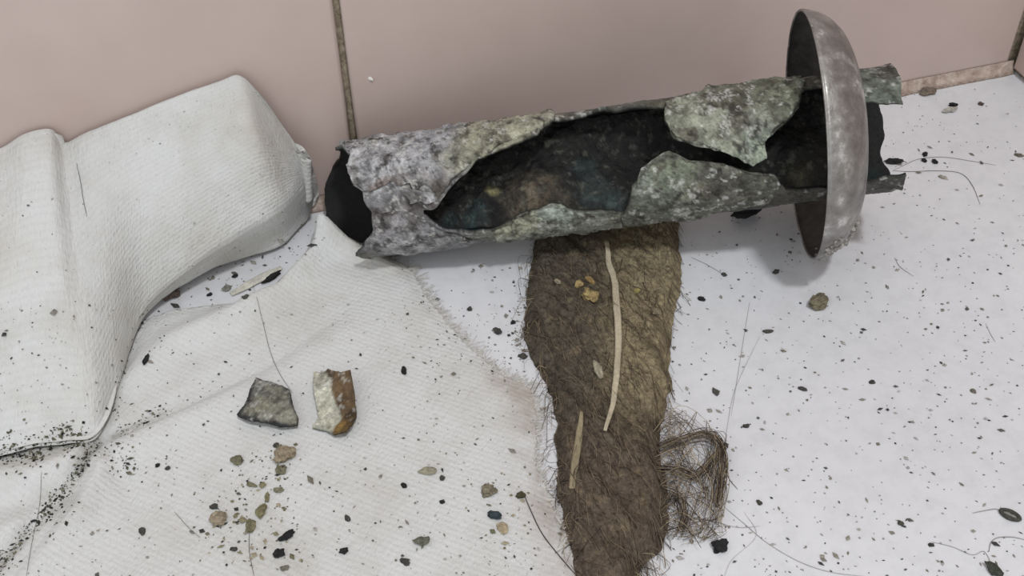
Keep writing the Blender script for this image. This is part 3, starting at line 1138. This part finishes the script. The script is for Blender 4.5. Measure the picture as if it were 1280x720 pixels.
# two big flakes on the spread cloth
def flake(name, outline, curve, thick, colfn, mat, seed, label):
    P3 = np.array([hit(u, v) for u, v in outline])
    poly = jag(P3[:, :2], .08, .035, seed)
    b0, b1 = poly.min(0), poly.max(0)
    c = poly.mean(0)
    P, F, e = masked_grid(b0[0], b1[0], b0[1], b1[1], .04, poly)
    X = np.c_[P, np.zeros(len(P))]
    d = P - c
    z0 = max(below((q[0], q[1])) for q in np.r_[poly, [c]])
    zz = z0 + .03 + curve(d) + +.09 * fbm(X, 3.6, 4, seed, .7)
    zz = np.maximum(zz, z0 + .02)
    tp = np.c_[P, zz + thick]
    bt = np.c_[P, zz]
    col = weathered(colfn(P, e, X) * 1.25, X, seed + 3, .6)
    V, FF = solid(tp, bt, F)
    o = mk(name, V, FF, mat, col=np.r_[col, col * .5])
    tag(o, label, 'flake', 'large flakes on the spread rag')
    return o


def col_grey(P, e, X):
    c = np.tile(np.array(lin((128, 126, 114))), (len(P), 1))
    k = smooth(fbm(X, 2.0, 4, 602, .6), -.1, .3)[:, None]
    c = c * (1 - k) + np.array(lin((92, 92, 88))) * k
    y = smooth(fbm(X, 1.5, 3, 603), .0, .4)[:, None]
    c = c * (1 - y * .6) + np.array(lin((150, 146, 124))) * y * .6
    r = (1 - smooth(e + .13 * fbm(X, 3, 4, 605), .0, .12))[:, None]
    return c * (1 - r) + np.array(lin((48, 50, 50))) * r


flake('metal_flake', [(321, 476), (337, 481), (366, 497), (369, 512), (376, 528), (375, 537), (355, 540), (337, 536), (313, 533), (298, 525), (311, 509), (315, 490)],
      lambda d: .16 * np.exp(-(d ** 2).sum(1) / .5), .10, col_grey, M_FLAKE, 611, 'grey kite shaped metal flake with dark ragged border on the rag')
br_line = ptf([(408, 462), (418, 500), (426, 525), (412, 552)], .3)


def col_brown(P, e, X):
    d, t_, sd_ = line_d(P, br_line)
    sg = np.where(P[:, 0] > np.interp(P[:, 1], br_line[::-1, 1], br_line[::-1, 0]), 1, -1)
    k = smooth(sg * d + .12 * fbm(X, 2.5, 4, 622), -.04, .08)[:, None]
    pale = np.tile(np.array(lin((178, 176, 160))), (len(P), 1))
    sp_ = smooth(fbm(X, 2.2, 3, 623), .15, .4)[:, None]
    pale = pale * (1 - .7 * sp_) + np.array(lin((128, 128, 112))) * .7 * sp_
    br = np.tile(np.array(lin((98, 80, 58))), (len(P), 1))
    lowy = smooth(-P[:, 1], -hit(432, 520)[1], -hit(428, 545)[1])[:, None]
    br = br * (1 - .7 * lowy) + np.array(lin((140, 112, 56))) * .7 * lowy
    dk = smooth(fbm(X, 3, 4, 625), .05, .35)[:, None]
    br = br * (1 - .6 * dk) + np.array(lin((58, 44, 34))) * .6 * dk
    return pale * (1 - k) + br * k


flake('rusty_flake', [(392, 467), (404, 471), (412, 466), (429, 479), (442, 478), (446, 499), (449, 530), (436, 550), (421, 549), (408, 541), (390, 537), (399, 526), (395, 499)],
      lambda d: .10 + .28 * np.maximum(d[:, 0], -.3) + .1 * np.sin(d[:, 1] * 3), .10, col_brown, M_FLAKE, 631, 'pale green and rust brown flake beside the grey flake on the rag')

# crumbs: px, half size px, stretch, turn, colour, kind name, label, group
TAN, OLIVE, BLACK, DARK, SLATE, GREYB, PALE, YEL, BRN = (168, 154, 132), (124, 120, 98), (46, 46, 47), (80, 78, 74), (62, 72, 76), (112, 104, 96), (196, 190, 180), (176, 154, 108), (88, 74, 62)
crumbs = [
    (1022, 381, 13, (1, .85, .7), .3, (126, 118, 98), 'pebble', 'olive tan pebble alone on the bare floor right of the hair clump', 'crumbs on the floor'),
    (899, 685, 12, (1.1, .8, .6), .1, BLACK, 'chip', 'black angular chip on the floor just below the loose hair tangle', 'crumbs on the floor'),
    (932, 272, 15, (1.2, .7, .6), .1, BLACK, 'lump', 'black lump on the floor in the shadow under the pipe', 'crumbs on the floor'),
    (1241, 713, 9, (.8, 1.4, .7), .4, (74, 76, 68), 'crumb', 'dark grey crumb at the bottom right corner, end of a hair', 'crumbs on the floor'),
    (1160, 117, 9, (1.2, .8, .6), .1, (128, 116, 104), 'crumb', 'grey brown crumb on the floor close to the caulk', 'crumbs on the floor'),
    (1191, 133, 6, (1.3, .6, .5), -.5, BLACK, 'chip', 'dark sliver in front of the caulk, touching a pale crumb', 'crumbs on the floor'),
    (1188, 139, 8, (1.4, .6, .4), .1, (190, 184, 176), 'crumb', 'pale crumb just below the dark sliver by the caulk', 'crumbs on the floor'),
    (1117, 204, 8, (1.5, .6, .5), -.4, BLACK, 'chip', 'black chip touching the torn right end of the pipe', 'crumbs on the floor'),
    (1156, 194, 5, (1, .8, .6), .5, BLACK, 'grain', 'upper black grain of the trio right of the pipe end', 'crumbs on the floor'),
    (1155, 202, 4, (.8, 1.1, .6), .5, BLACK, 'grain', 'lower left black grain of the trio right of the pipe end', 'crumbs on the floor'),
    (1168, 203, 5, (.8, 1.1, .6), .2, BLACK, 'grain', 'right black grain of the trio right of the pipe end', 'crumbs on the floor'),
    (1179, 222, 6, (.7, 1.3, .4), .6, (176, 168, 158), 'seed', 'pale seed shaped crumb below the trio of black grains', 'crumbs on the floor'),
    (1226, 131, 4, (1, 1, .6), 0, (96, 84, 76), 'grain', 'brown grain on the floor nearer the right corner', 'crumbs on the floor'),
    (1274, 195, 5, (1.3, .8, .5), -.6, (120, 110, 100), 'grain', 'brown grey grain at the right edge of the picture', 'crumbs on the floor'),
    (960, 415, 6, (1.6, .6, .5), -.3, DARK, 'sliver', 'dark sliver on the floor below left of the olive pebble', 'crumbs on the floor'),
    (877, 374, 5, (.9, 1.1, .6), .4, BLACK, 'grain', 'black grain on the floor right of the clump beside the pale stalk', 'crumbs on the floor'),
    (905, 344, 4, (1, 1, .6), .1, DARK, 'grain', 'dark grain on the floor left of the flange shadow', 'crumbs on the floor'),
    (970, 341, 5, (1, .9, .6), .2, DARK, 'grain', 'dark grain lying inside the flange shadow', 'crumbs on the floor'),
    (1003, 487, 6, (1.4, .6, .5), -.6, DARK, 'sliver', 'dark slanting sliver on the floor straight below the olive pebble', 'crumbs on the floor'),
    (894, 490, 6, (.8, 1.3, .5), .1, (92, 90, 84), 'crumb', 'grey crumb above the loose hair tangle', 'crumbs on the floor'),
    (933, 533, 5, (1.2, .8, .5), -.2, DARK, 'grain', 'dark grain on the floor above right of the loose hair tangle', 'crumbs on the floor'),
    (1090, 478, 4, (1, 1, .6), 0, DARK, 'grain', 'small dark grain in the middle of the bare right floor', 'crumbs on the floor'),
    (1216, 489, 5, (1, .9, .5), .3, (128, 120, 110), 'grain', 'grey brown grain on the floor towards the right edge', 'crumbs on the floor'),
    (949, 629, 4, (1, 1.1, .6), .2, (84, 80, 74), 'grain', 'grey grain on the floor right of the loose hair tangle', 'crumbs on the floor'),
    (1126, 655, 5, (.9, 1.2, .6), .4, (92, 88, 80), 'grain', 'grey grain left of the oval husk near the bottom right', 'crumbs on the floor'),
    (1164, 681, 4, (1, 1, .6), .2, DARK, 'grain', 'dark grain between the hairs near the bottom right corner', 'crumbs on the floor'),
    (622, 416, 7, (.8, 1.2, .6), .3, DARK, 'crumb', 'largest dark crumb on the floor left of the clump', 'crumbs left of the clump'),
    (641, 404, 4, (1, 1, .6), 0, BLACK, 'grain', 'black grain right above the dark crumb left of the clump', 'crumbs left of the clump'),
    (653, 446, 6, (1.3, .8, .6), -.3, DARK, 'crumb', 'dark crumb at the left flank of the clump near the rag border', 'crumbs left of the clump'),
    (587, 387, 4, (1, 1, .6), 0, DARK, 'grain', 'dark grain on the bare floor between rag and clump', 'crumbs left of the clump'),
    (276, 652, 11, (1, .95, .5), .3, TAN, 'crumb', 'tan square crumb left of the black pair on the rag', 'crumbs on the rag'),
    (357, 573, 13, (1.1, .8, .55), .2, (156, 142, 120), 'crumb', 'largest tan crumb on the rag, below the grey flake', 'crumbs on the rag'),
    (351, 589, 8, (.9, 1.0, .5), .6, OLIVE, 'crumb', 'olive crumb touching the underside of the largest tan crumb', 'crumbs on the rag'),
    (297, 577, 8, (1.1, .8, .5), -.3, OLIVE, 'crumb', 'olive crumb left of the largest tan crumb on the rag', 'crumbs on the rag'),
    (315, 607, 7, (1.3, .6, .5), -.6, (128, 124, 100), 'crumb', 'olive sliver shaped crumb in the middle of the rag crumbs', 'crumbs on the rag'),
    (349, 613, 7, (1.2, .7, .5), -.4, (140, 136, 114), 'crumb', 'pale olive crumb below the largest tan crumb', 'crumbs on the rag'),
    (334, 622, 6, (.7, 1.5, .5), -.2, (134, 128, 100), 'crumb', 'top crumb of the olive row of three on the rag', 'crumbs on the rag'),
    (327, 639, 8, (.8, 1.4, .5), -.2, (134, 128, 98), 'crumb', 'middle crumb of the olive row of three on the rag', 'crumbs on the rag'),
    (315, 658, 8, (.8, 1.2, .5), -.1, (128, 122, 96), 'crumb', 'bottom crumb of the olive row of three on the rag', 'crumbs on the rag'),
    (359, 671, 8, (1.3, .7, .6), .4, BLACK, 'chip', 'upper black chip of the pair on the lower rag', 'crumbs on the rag'),
    (349, 694, 8, (1.1, .8, .6), .5, BLACK, 'chip', 'lower black chip of the pair on the lower rag', 'crumbs on the rag'),
    (356, 711, 6, (1.2, .8, .5), .0, (134, 130, 118), 'crumb', 'grey crumb at the picture bottom under the black pair', 'crumbs on the rag'),
    (268, 634, 6, (1.3, .8, .5), -.2, DARK, 'grain', 'dark grain just above the tan square crumb', 'crumbs on the rag'),
    (293, 687, 5, (1.5, .7, .5), -.2, DARK, 'sliver', 'dark sliver on the rag below right of the tan square crumb', 'crumbs on the rag'),
    (345, 557, 5, (1, 1, .5), 0, DARK, 'grain', 'dark grain between the grey flake and the largest tan crumb', 'crumbs on the rag'),
    (505, 464, 6, (.7, 1.4, .5), .1, BLACK, 'grain', 'black grain on the rag above right of the rusty flake', 'crumbs on the rag'),
    (434, 648, 6, (.7, 1.3, .5), .3, DARK, 'grain', 'dark seed like grain on the lower middle of the rag', 'crumbs on the rag'),
    (430, 690, 6, (1.1, .9, .6), .0, BLACK, 'grain', 'black grain on the rag near the picture bottom', 'crumbs on the rag'),
    (505, 608, 5, (1.2, .8, .5), -.6, BLACK, 'grain', 'black grain on the rag below right of the rusty flake', 'crumbs on the rag'),
    (507, 703, 7, (1.3, .7, .5), -.7, DARK, 'sliver', 'dark slanting sliver on the rag at the picture bottom', 'crumbs on the rag'),
    (529, 678, 9, (1.2, .7, .5), -.2, (112, 112, 98), 'crumb', 'grey olive crumb on the rag above the slanting sliver', 'crumbs on the rag'),
    (536, 591, 9, (1.3, .6, .4), -.3, (164, 158, 138), 'crumb', 'pale olive crumb in the middle of the right rag', 'crumbs on the rag'),
    (553, 598, 5, (.9, 1.1, .6), .3, DARK, 'grain', 'dark grain right beside the pale olive crumb', 'crumbs on the rag'),
    (553, 628, 4, (1.2, .8, .5), -.3, BLACK, 'grain', 'black grain below the pale olive crumb', 'crumbs on the rag'),
    (611, 615, 10, (.9, 1.0, .5), .2, (140, 132, 112), 'crumb', 'tan olive crumb above the slate chip on the rag', 'crumbs on the rag'),
    (652, 620, 7, (1.1, .9, .6), .1, (84, 80, 60), 'crumb', 'dark olive crumb at the start of a long hair by the clump', 'crumbs on the rag'),
    (618, 647, 9, (1.3, .6, .6), -.6, SLATE, 'chip', 'slate blue chip on the rag left of the clump', 'crumbs on the rag'),
    (629, 662, 8, (.8, 1.2, .4), .2, (184, 168, 140), 'crumb', 'light tan crumb touching the slate chip', 'crumbs on the rag'),
    (183, 450, 7, (.6, 1.5, .5), -.4, BLACK, 'chip', 'black chip on the rag beside the lower corner of the folded cloth', 'crumbs on the rag'),
    (178, 665, 6, (.8, 1.3, .5), .5, DARK, 'grain', 'dark grain alone on the lower left rag', 'crumbs on the rag'),
    (197, 582, 4, (1, 1, .5), .3, BLACK, 'grain', 'left black grain of the two on the rag left of the flakes', 'crumbs on the rag'),
    (210, 586, 4, (1, 1, .5), .3, DARK, 'grain', 'right dark grain of the two on the rag left of the flakes', 'crumbs on the rag'),
    (216, 372, 11, (1.0, .8, .7), .3, (100, 88, 80), 'lump', 'brown lump tucked where the folded cloth meets the spread rag', 'crumbs between the cloths'),
    (341, 349, 9, (1.7, .45, .5), .55, (44, 44, 42), 'chip', 'black sliver lying on the end of the pale splinter', 'crumbs between the cloths'),
    (284, 362, 7, (1.1, .8, .5), .2, (140, 140, 128), 'crumb', 'grey crumb at the left end of the pale splinter', 'crumbs between the cloths'),
    (294, 346, 5, (1.1, .8, .5), .2, BLACK, 'grain', 'black grain above the left end of the pale splinter', 'crumbs between the cloths'),
    (262, 369, 4, (1.1, .8, .5), .2, BLACK, 'grain', 'black grain between the brown lump and the pale splinter', 'crumbs between the cloths'),
    (307, 372, 5, (1.1, .8, .5), .2, (88, 88, 82), 'grain', 'grey grain just below the pale splinter', 'crumbs between the cloths'),
    (724, 358, 7, (1.1, .9, .7), .4, YEL, 'crumb', 'upper left yellow crumb stuck in the hair clump', 'yellow crumbs in the clump'),
    (738, 374, 10, (.9, 1.1, .7), .3, YEL, 'crumb', 'largest yellow crumb stuck in the hair clump', 'yellow crumbs in the clump'),
    (738, 352, 7, (.6, 1.4, .6), .5, (164, 138, 92), 'crumb', 'narrow yellow crumb above the largest one in the clump', 'yellow crumbs in the clump'),
    (796, 365, 6, (1.1, .9, .6), .2, (160, 148, 96), 'crumb', 'yellow crumb in the clump right of the pale stalk', 'yellow crumbs in the clump'),
    (748, 462, 9, (.7, 1.5, .5), .0, (168, 160, 138), 'crumb', 'pale husk in the clump left of the long stalk', 'pale bits in the clump'),
    (697, 354, 6, (.7, 1.2, .5), .2, (166, 154, 132), 'crumb', 'pale bit near the left edge of the clump', 'pale bits in the clump'),
    (820, 392, 7, (.9, .9, .5), .2, (154, 140, 120), 'crumb', 'pale pinkish bit near the right edge of the clump', 'pale bits in the clump'),
]
for k, (u, v, hp, sq, rz, c, nm, lab, grp) in enumerate(crumbs):
    p = hit(u, v)
    dist = (p - CAM) @ FW
    r = hp * dist / FPX * (.9 if hp > 7 else .74)
    big = hp >= 10
    V, F = lump((0, 0, 0), r, sq, 3 if big else 2, .85, 700 + k, rz, 1.3)
    X = V / r
    V = V + np.array([p[0], p[1], p[2]])
    V[:, 2] += p[2] - V[:, 2].min() - (.02 if 'clump' not in grp else r * .25)
    base_c = np.array(lin(c))
    cf = base_c * (1 + .45 * fbm(X + k, 1.6, 3, 800 + k))[:, None]
    if nm == 'pebble' or (nm == 'crumb' and big):
        kk = smooth(fbm(X + k * 2, 1.3, 3, 900 + k), .1, .4)[:, None]
        cf = cf * (1 - .6 * kk) + base_c * .45 * .6 * kk
    o = mk(nm, V, F, M_CRUMB, col=cf, flat=hp >= 7)
    tag(o, lab, nm if nm in ('pebble', 'chip') else 'crumb', grp)

# oval hollow husk at the right edge
cp = hit(1262, 645)
a_ = np.linspace(0, 2 * math.pi, 40, endpoint=False)
dirv = hit(1276, 651) - hit(1249, 639)
hl = np.linalg.norm(dirv) / 2
dirv /= np.linalg.norm(dirv)
nrm = np.array([-dirv[1], dirv[0], 0])
ringc = np.array([cp + dirv * math.cos(t_) * hl * .85 + nrm * math.sin(t_) * hl * .40 for t_ in a_])
V = []
for j in range(8):
    b = 2 * math.pi * j / 8
    o_ = (ringc - cp)
    o_ /= np.linalg.norm(o_, axis=1)[:, None]
    V.append(ringc + o_ * math.cos(b) * .055 + np.array([0, 0, 1]) * (math.sin(b) * .055 + .055))
V = np.concatenate(V)
F = [(j * 40 + i, j * 40 + (i + 1) % 40, ((j + 1) % 8) * 40 + (i + 1) % 40, ((j + 1) % 8) * 40 + i) for j in range(8) for i in range(40)]
hk = empty('seed_husk', cp)
tag(hk, 'dark grey oval seed husk with paler middle near the right edge', 'husk')
mk('rim', V, F, M_CRUMB, hk, col=np.tile(np.array(lin((84, 82, 76))), (len(V), 1)))
V, F = lump(cp + np.array([0, 0, .03]), hl * .8, (1, .45, .10), 2, .2, 77, math.atan2(dirv[1], dirv[0]))
mk('kernel', V, F, M_CRUMB, hk, col=np.tile(np.array(lin((150, 148, 140))), (len(V), 1)))


# stalks and splinter
def strip(name, line, width, thick, c, label, cat, z_lift=.03, group=None, n=40, seed=1):
    """flattened stalk following the surface it lies on"""
    P = spline(np.array([hit(u, v) for u, v in line]), n)
    ker = np.ones(7) / 7
    zz = np.convolve(np.pad(P[:, 2], 3, 'edge'), ker, 'valid')
    P[:, 2] = np.maximum(zz, P[:, 2] - .03) + z_lift
    t_ = np.gradient(P, axis=0)
    t_ /= np.linalg.norm(t_, axis=1)[:, None]
    sidev = np.cross(t_, [0, 0, 1.0])
    sidev /= np.linalg.norm(sidev, axis=1)[:, None]
    upv = np.cross(sidev, t_)
    prof_ = [(-1, 0), (-.7, .75), (-.15, .55), (.2, 1), (.75, .7), (1, 0), (.5, -.7), (-.5, -.7)]
    wds = np.interp(np.linspace(0, 1, n), np.linspace(0, 1, len(width)), width)
    V = np.concatenate([P + sidev * (a * wds / 2)[:, None] + upv * b * thick for a, b in prof_])
    V = V + .012 * np.c_[fbm(V, 3, 2, seed), fbm(V, 3, 2, seed + 1), fbm(V, 3, 2, seed + 2)]
    m_ = len(prof_)
    F = [(j * n + i, j * n + i + 1, ((j + 1) % m_) * n + i + 1, ((j + 1) % m_) * n + i) for j in range(m_) for i in range(n - 1)]
    F += [tuple(j * n for j in range(m_)), tuple(j * n + n - 1 for j in range(m_))[::-1]]
    cv = np.array(lin(c)) * (1 + .25 * fbm(V, 2.5, 3, seed + 5))[:, None]
    return tag(mk(name, V, F, M_STRAW, col=cv), label, cat, group)


strip('dry_stalk', [(758, 303), (760, 318), (761, 332), (768, 352), (771, 385), (773, 425), (770, 475), (766, 508), (756, 540)], (.15, .18, .2, .22, .22, .21, .19, .16, .1), .05, (186, 174, 150), 'long pale bent plant stalk lying down the hair clump', 'stalk', .07)
strip('dry_stalk', [(727, 516), (724, 545), (719, 580), (715, 612)], (.10, .2, .22, .16), .05, (146, 134, 108), 'short pale stalk half sunk in the lower left of the clump', 'stalk', .04)
strip('wood_splinter', [(289, 369), (310, 358), (330, 347), (352, 336)], (.22, .36, .36, .2), .04, (206, 202, 190), 'pale flat splinter on the floor between the two cloths', 'splinter', .05, seed=9)

# single hairs
hairs = [
    ([(96, 204), (101, 228), (104, 248), (109, 272)], 'short straight dark hair on the top of the folded cloth', .008, (60, 56, 52)),
    ([(318, 360), (328, 400), (338, 440), (350, 468), (366, 492)], 'thin dark hair on the rag running down towards the grey flake', .007, (84, 80, 76)),
    ([(654, 616), (664, 640), (678, 668), (698, 694), (722, 722)], 'dark curved hair leaving the foot of the clump to the left', .012, (44, 40, 38)),
    ([(1116, 214), (1132, 206), (1150, 199), (1180, 197), (1215, 202), (1245, 207)], 'upper thin hair running right from the pipe end', .008, (120, 114, 108)),
    ([(1116, 214), (1140, 215), (1170, 214), (1200, 217), (1215, 232), (1225, 256)], 'lower hair from the pipe end hooking downwards', .009, (90, 84, 80)),
    ([(905, 634), (930, 655), (960, 680), (1000, 703), (1040, 716), (1090, 722)], 'long pale hair sweeping from the tangle to the bottom edge', .007, (150, 146, 142)),
    ([(900, 655), (925, 660), (950, 658)], 'short pale hair below the loose tangle', .006, (150, 146, 142)),
    ([(1215, 642), (1230, 639), (1245, 637), (1254, 641)], 'short grey hair ending at the seed husk', .010, (150, 146, 142)),
    ([(1236, 690), (1238, 680), (1246, 673), (1265, 672), (1284, 676)], 'grey hair hooking in from the right edge below the husk', .011, (150, 146, 144)),
    ([(1165, 678), (1190, 684), (1215, 694), (1230, 690), (1240, 708)], 'thin wavy hair ending at the corner crumb', .007, (140, 136, 130)),
    ([(930, 640), (945, 670), (915, 700), (905, 722)], 'faint thin hair right of the black chip', .005, (170, 166, 162)),
    ([(937, 378), (930, 420), (922, 470), (914, 520)], 'faint straight hair on the floor above the tangle', .006, (158, 154, 150)),
    ([(950, 420), (926, 470), (915, 500), (905, 560)], 'second faint hair on the floor above the tangle', .006, (164, 160, 156)),
    ([(864, 322), (885, 332), (905, 344)], 'thin hair from the clump to the dark grain by the flange shadow', .006, (120, 116, 110)),
    ([(1118, 322), (1125, 334), (1142, 346)], 'tiny curved hair on the floor right of the flange', .007, (130, 126, 122)),
    ([(1232, 405), (1238, 418), (1244, 428)], 'tiny straight hair on the floor at the far right', .006, (140, 136, 132)),
    ([(312, 660), (312, 690), (318, 722)], 'dark hair running down from the olive row of crumbs', .008, (80, 76, 72)),
    ([(52, 590), (50, 630), (40, 680), (33, 722)], 'thin hair lying across the lower left folds', .007, (110, 106, 100)),
    ([(218, 640), (236, 660), (250, 672)], 'faint hair on the lower rag left of the tan square crumb', .007, (120, 116, 110)),
    ([(906, 585), (912, 600), (922, 612)], 'short dark hair end sticking out right of the tangle', .008, (70, 64, 60)),
]
for L, lab, r, c in hairs:
    q = spline(np.array(L, float), 60)
    P = np.array([hit(a, b) for a, b in q])
    P[:, 2] = np.convolve(np.pad(P[:, 2], 2, 'edge'), np.ones(5) / 5, 'valid') + r + .012
    rr = r * (1 - .5 * np.linspace(-1, 1, 60) ** 4)
    V, F = tubes([P], [rr], 5)
    tag(mk('hair_strand', V, F, M_HAIR, col=np.tile(np.array(lin(c)), (len(V), 1))), lab, 'hair', 'single hairs')

# white lump standing in for a glint on the tile
cp = py(462, 98, WALL_Y - .04)
V, F = lump(cp, .07, (1.7, .35, .9), 2, .4, 55, -.4)
V = cp + (V - cp) @ np.array(Matrix.Rotation(.5, 3, 'Y')).T
tag(mk('glint_fleck', V, F, M_THREAD, loc=cp), 'tiny white lump standing in for a glint on the pink tile', 'fleck')


# ------------------------------------------------------------------ uncountable grit
def grit(name, pts, radii, cols, label):
    octa = np.array([(1, 0, 0), (0, 1, 0), (-1, 0, 0), (0, -1, 0), (0, 0, 1), (0, 0, -.4)], float)
    of = [(0, 1, 4), (1, 2, 4), (2, 3, 4), (3, 0, 4), (1, 0, 5), (2, 1, 5), (3, 2, 5), (0, 3, 5)]
    VV, FF, CC = [], [], []
    for k, (p, r, c) in enumerate(zip(pts, radii, cols)):
        st_ = rng.uniform(.7, 1.9)
        a = rng.normal(-.7, .7)
        q = octa * np.array([r * st_, r / st_ ** .5, r * .7]) * (1 + rng.uniform(-.25, .25, (6, 1)))
        q = np.c_[q[:, 0] * math.cos(a) - q[:, 1] * math.sin(a), q[:, 0] * math.sin(a) + q[:, 1] * math.cos(a), q[:, 2]]
        VV.append(q + p + np.array([0, 0, r * .42]))
        FF += [tuple(x + 6 * k for x in f) for f in of]
        CC.append(np.tile(np.array(lin(c)), (6, 1)))
    return tag(mk(name, np.concatenate(VV), FF, M_SPECK, loc=(0, 0, 0), col=np.concatenate(CC), flat=True), label, 'grit', kind='stuff')


low_in = lambda u, v: sdf(np.array([pz(u, v, .15)[:2]]), low_poly)[0][0] > 0
gc = [(92, 90, 86), (132, 126, 118), (64, 64, 62), (148, 142, 132), (120, 114, 102), (166, 162, 156)]
fp, fr_, fc, kp, kr, kc, upn, upr, upc = [], [], [], [], [], [], [], [], []
lo_b, up_b, cl_b, fl_b = tree(LOWV), tree(UPV), tree(CLV), tree(FLOORV)
both = [('low', lo_b), ('up', up_b), ('cl', cl_b), ('fl', fl_b)]
hidden = tree(PIPEV, FLV)


def first(u, v):
    d = Vector(ray(u, v))
    best = None
    for nm, b in both:
        h = b.ray_cast(Vector(CAM), d)
        if h[0] is not None and (best is None or h[3] < best[1]):
            best = (nm, h[3], np.array(h[0]))
    return best


def put(u, v, r, c):
    b = first(u, v)
    if b is None or b[2][1] > WALL_Y - .3 or b[0] == 'cl':
        return
    A = {'fl': (fp, fr_, fc), 'low': (kp, kr, kc), 'up': (upn, upr, upc)}[b[0]]
    A[0].append(b[2])
    A[1].append(r)
    A[2].append(c)


for _ in range(2150):                        # bare floor on the right
    u, v = rng.uniform(840, 1500), rng.uniform(110, 900)
    put(u, v, min(.075, .016 + rng.exponential(.013)), gc[rng.integers(6)])
for _ in range(130):                         # floor between rag and clump
    u, v = rng.uniform(500, 690), rng.uniform(325, 480)
    put(u, v, .016 + rng.exponential(.012), gc[rng.integers(6)])
for _ in range(60):
    u, v = rng.normal(648, 14), rng.normal(415, 35)
    put(u, v, .02 + rng.exponential(.02), gc[rng.integers(5)])
for _ in range(110):                         # floor between the cloths
    u = rng.uniform(215, 405)
    put(u, np.interp(u, [215, 405], [372, 290]) + rng.normal(0, 16), .016 + rng.exponential(.016), gc[rng.integers(6)])
for _ in range(700):                         # all over the spread rag
    u, v = rng.uniform(-10, 720), rng.uniform(380, 730)
    put(u, v, .015 + rng.exponential(.012), gc[rng.integers(6)])
for _ in range(220):                         # top of the folded rag
    u, v = rng.uniform(0, 380), rng.uniform(110, 540)
    b = first(u, v)
    if b and b[0] == 'up':
        put(u, v, .011 + rng.exponential(.008), gc[rng.integers(6)])
# soil caught in the folds
for (u0, v0), sdv, cnt in (((20, 568), (22, 11), 150), ((85, 548), (17, 8), 130), ((60, 556), (35, 10), 60), ((152, 575), (10, 13), 45), ((60, 640), (6, 6), 20)):
    for _ in range(cnt):
        put(rng.normal(u0, sdv[0]), rng.normal(v0, sdv[1]), .016 + min(.05, rng.exponential(.016)), random.choice([(52, 52, 46), (84, 82, 68), (120, 116, 98), (40, 40, 38), (100, 96, 80)]))
for L, cnt, wd in (([(120, 556), (90, 600), (50, 648), (0, 705)], 260, 5), ([(145, 542), (180, 525), (215, 508)], 60, 4), ([(180, 395), (158, 450), (140, 520)], 60, 4), ([(85, 618), (75, 640), (70, 660)], 25, 14), ([(5, 690), (0, 715)], 60, 8)):
    q = spline(np.array(L, float), 200)
    for _ in range(cnt):
        p = q[rng.integers(200)]
        put(p[0] + rng.normal(0, wd), p[1] + rng.normal(0, wd), .013 + min(.04, rng.exponential(.012)), random.choice([(52, 52, 46), (84, 82, 68), (120, 116, 98), (40, 40, 38)]))
for (u0, v0), sdv, cnt in (((330, 640), (28, 40), 90), ((275, 650), (18, 22), 40), ((625, 640), (30, 30), 50), ((350, 575), (20, 20), 30)):
    for _ in range(cnt):
        put(rng.normal(u0, sdv[0]), rng.normal(v0, sdv[1]), .018 + rng.exponential(.018), random.choice([(130, 124, 98), (160, 150, 126), (60, 60, 56), (110, 106, 84)]))
grit('floor_grit', fp, fr_, fc, 'fine dark grit scattered over the bare white floor')
grit('rag_grit', kp, kr, kc, 'fine grit and soil scattered over the spread rag and in its folds')
grit('cloth_grit', upn, upr, upc, 'sparse dark specks on the folded cloth by the wall')

# scale clinging to the lower outside of the flange
n_sc = 0
for k in range(110):
    a = rng.uniform(-2.75, -1.9) if (fv @ np.array([0, -1, 0])) < 0 else rng.uniform(1.9, 2.75)
    p = flange_pt(a, rng.uniform(.25, .62))
    V, F = lump(p, rng.uniform(.03, .1), (1, 1, .8), 1, 1.1, 1000 + k)
    V = np.maximum(V, [-99, -99, .02])
    if n_sc == 0:
        AV, AF = [], []
    AF += [tuple(x + sum(len(q) for q in AV) for x in f) for f in F]
    AV.append(V)
    n_sc += 1
AV = np.concatenate(AV)
tag(mk('scale_deposit', AV, AF, M_CRUMB, fd, col=np.tile(np.array(lin((178, 174, 168))), (len(AV), 1)) * (1 + .3 * fbm(AV, 3, 3, 5))[:, None]), 'ragged whitish scale on the outer side', kind='stuff')
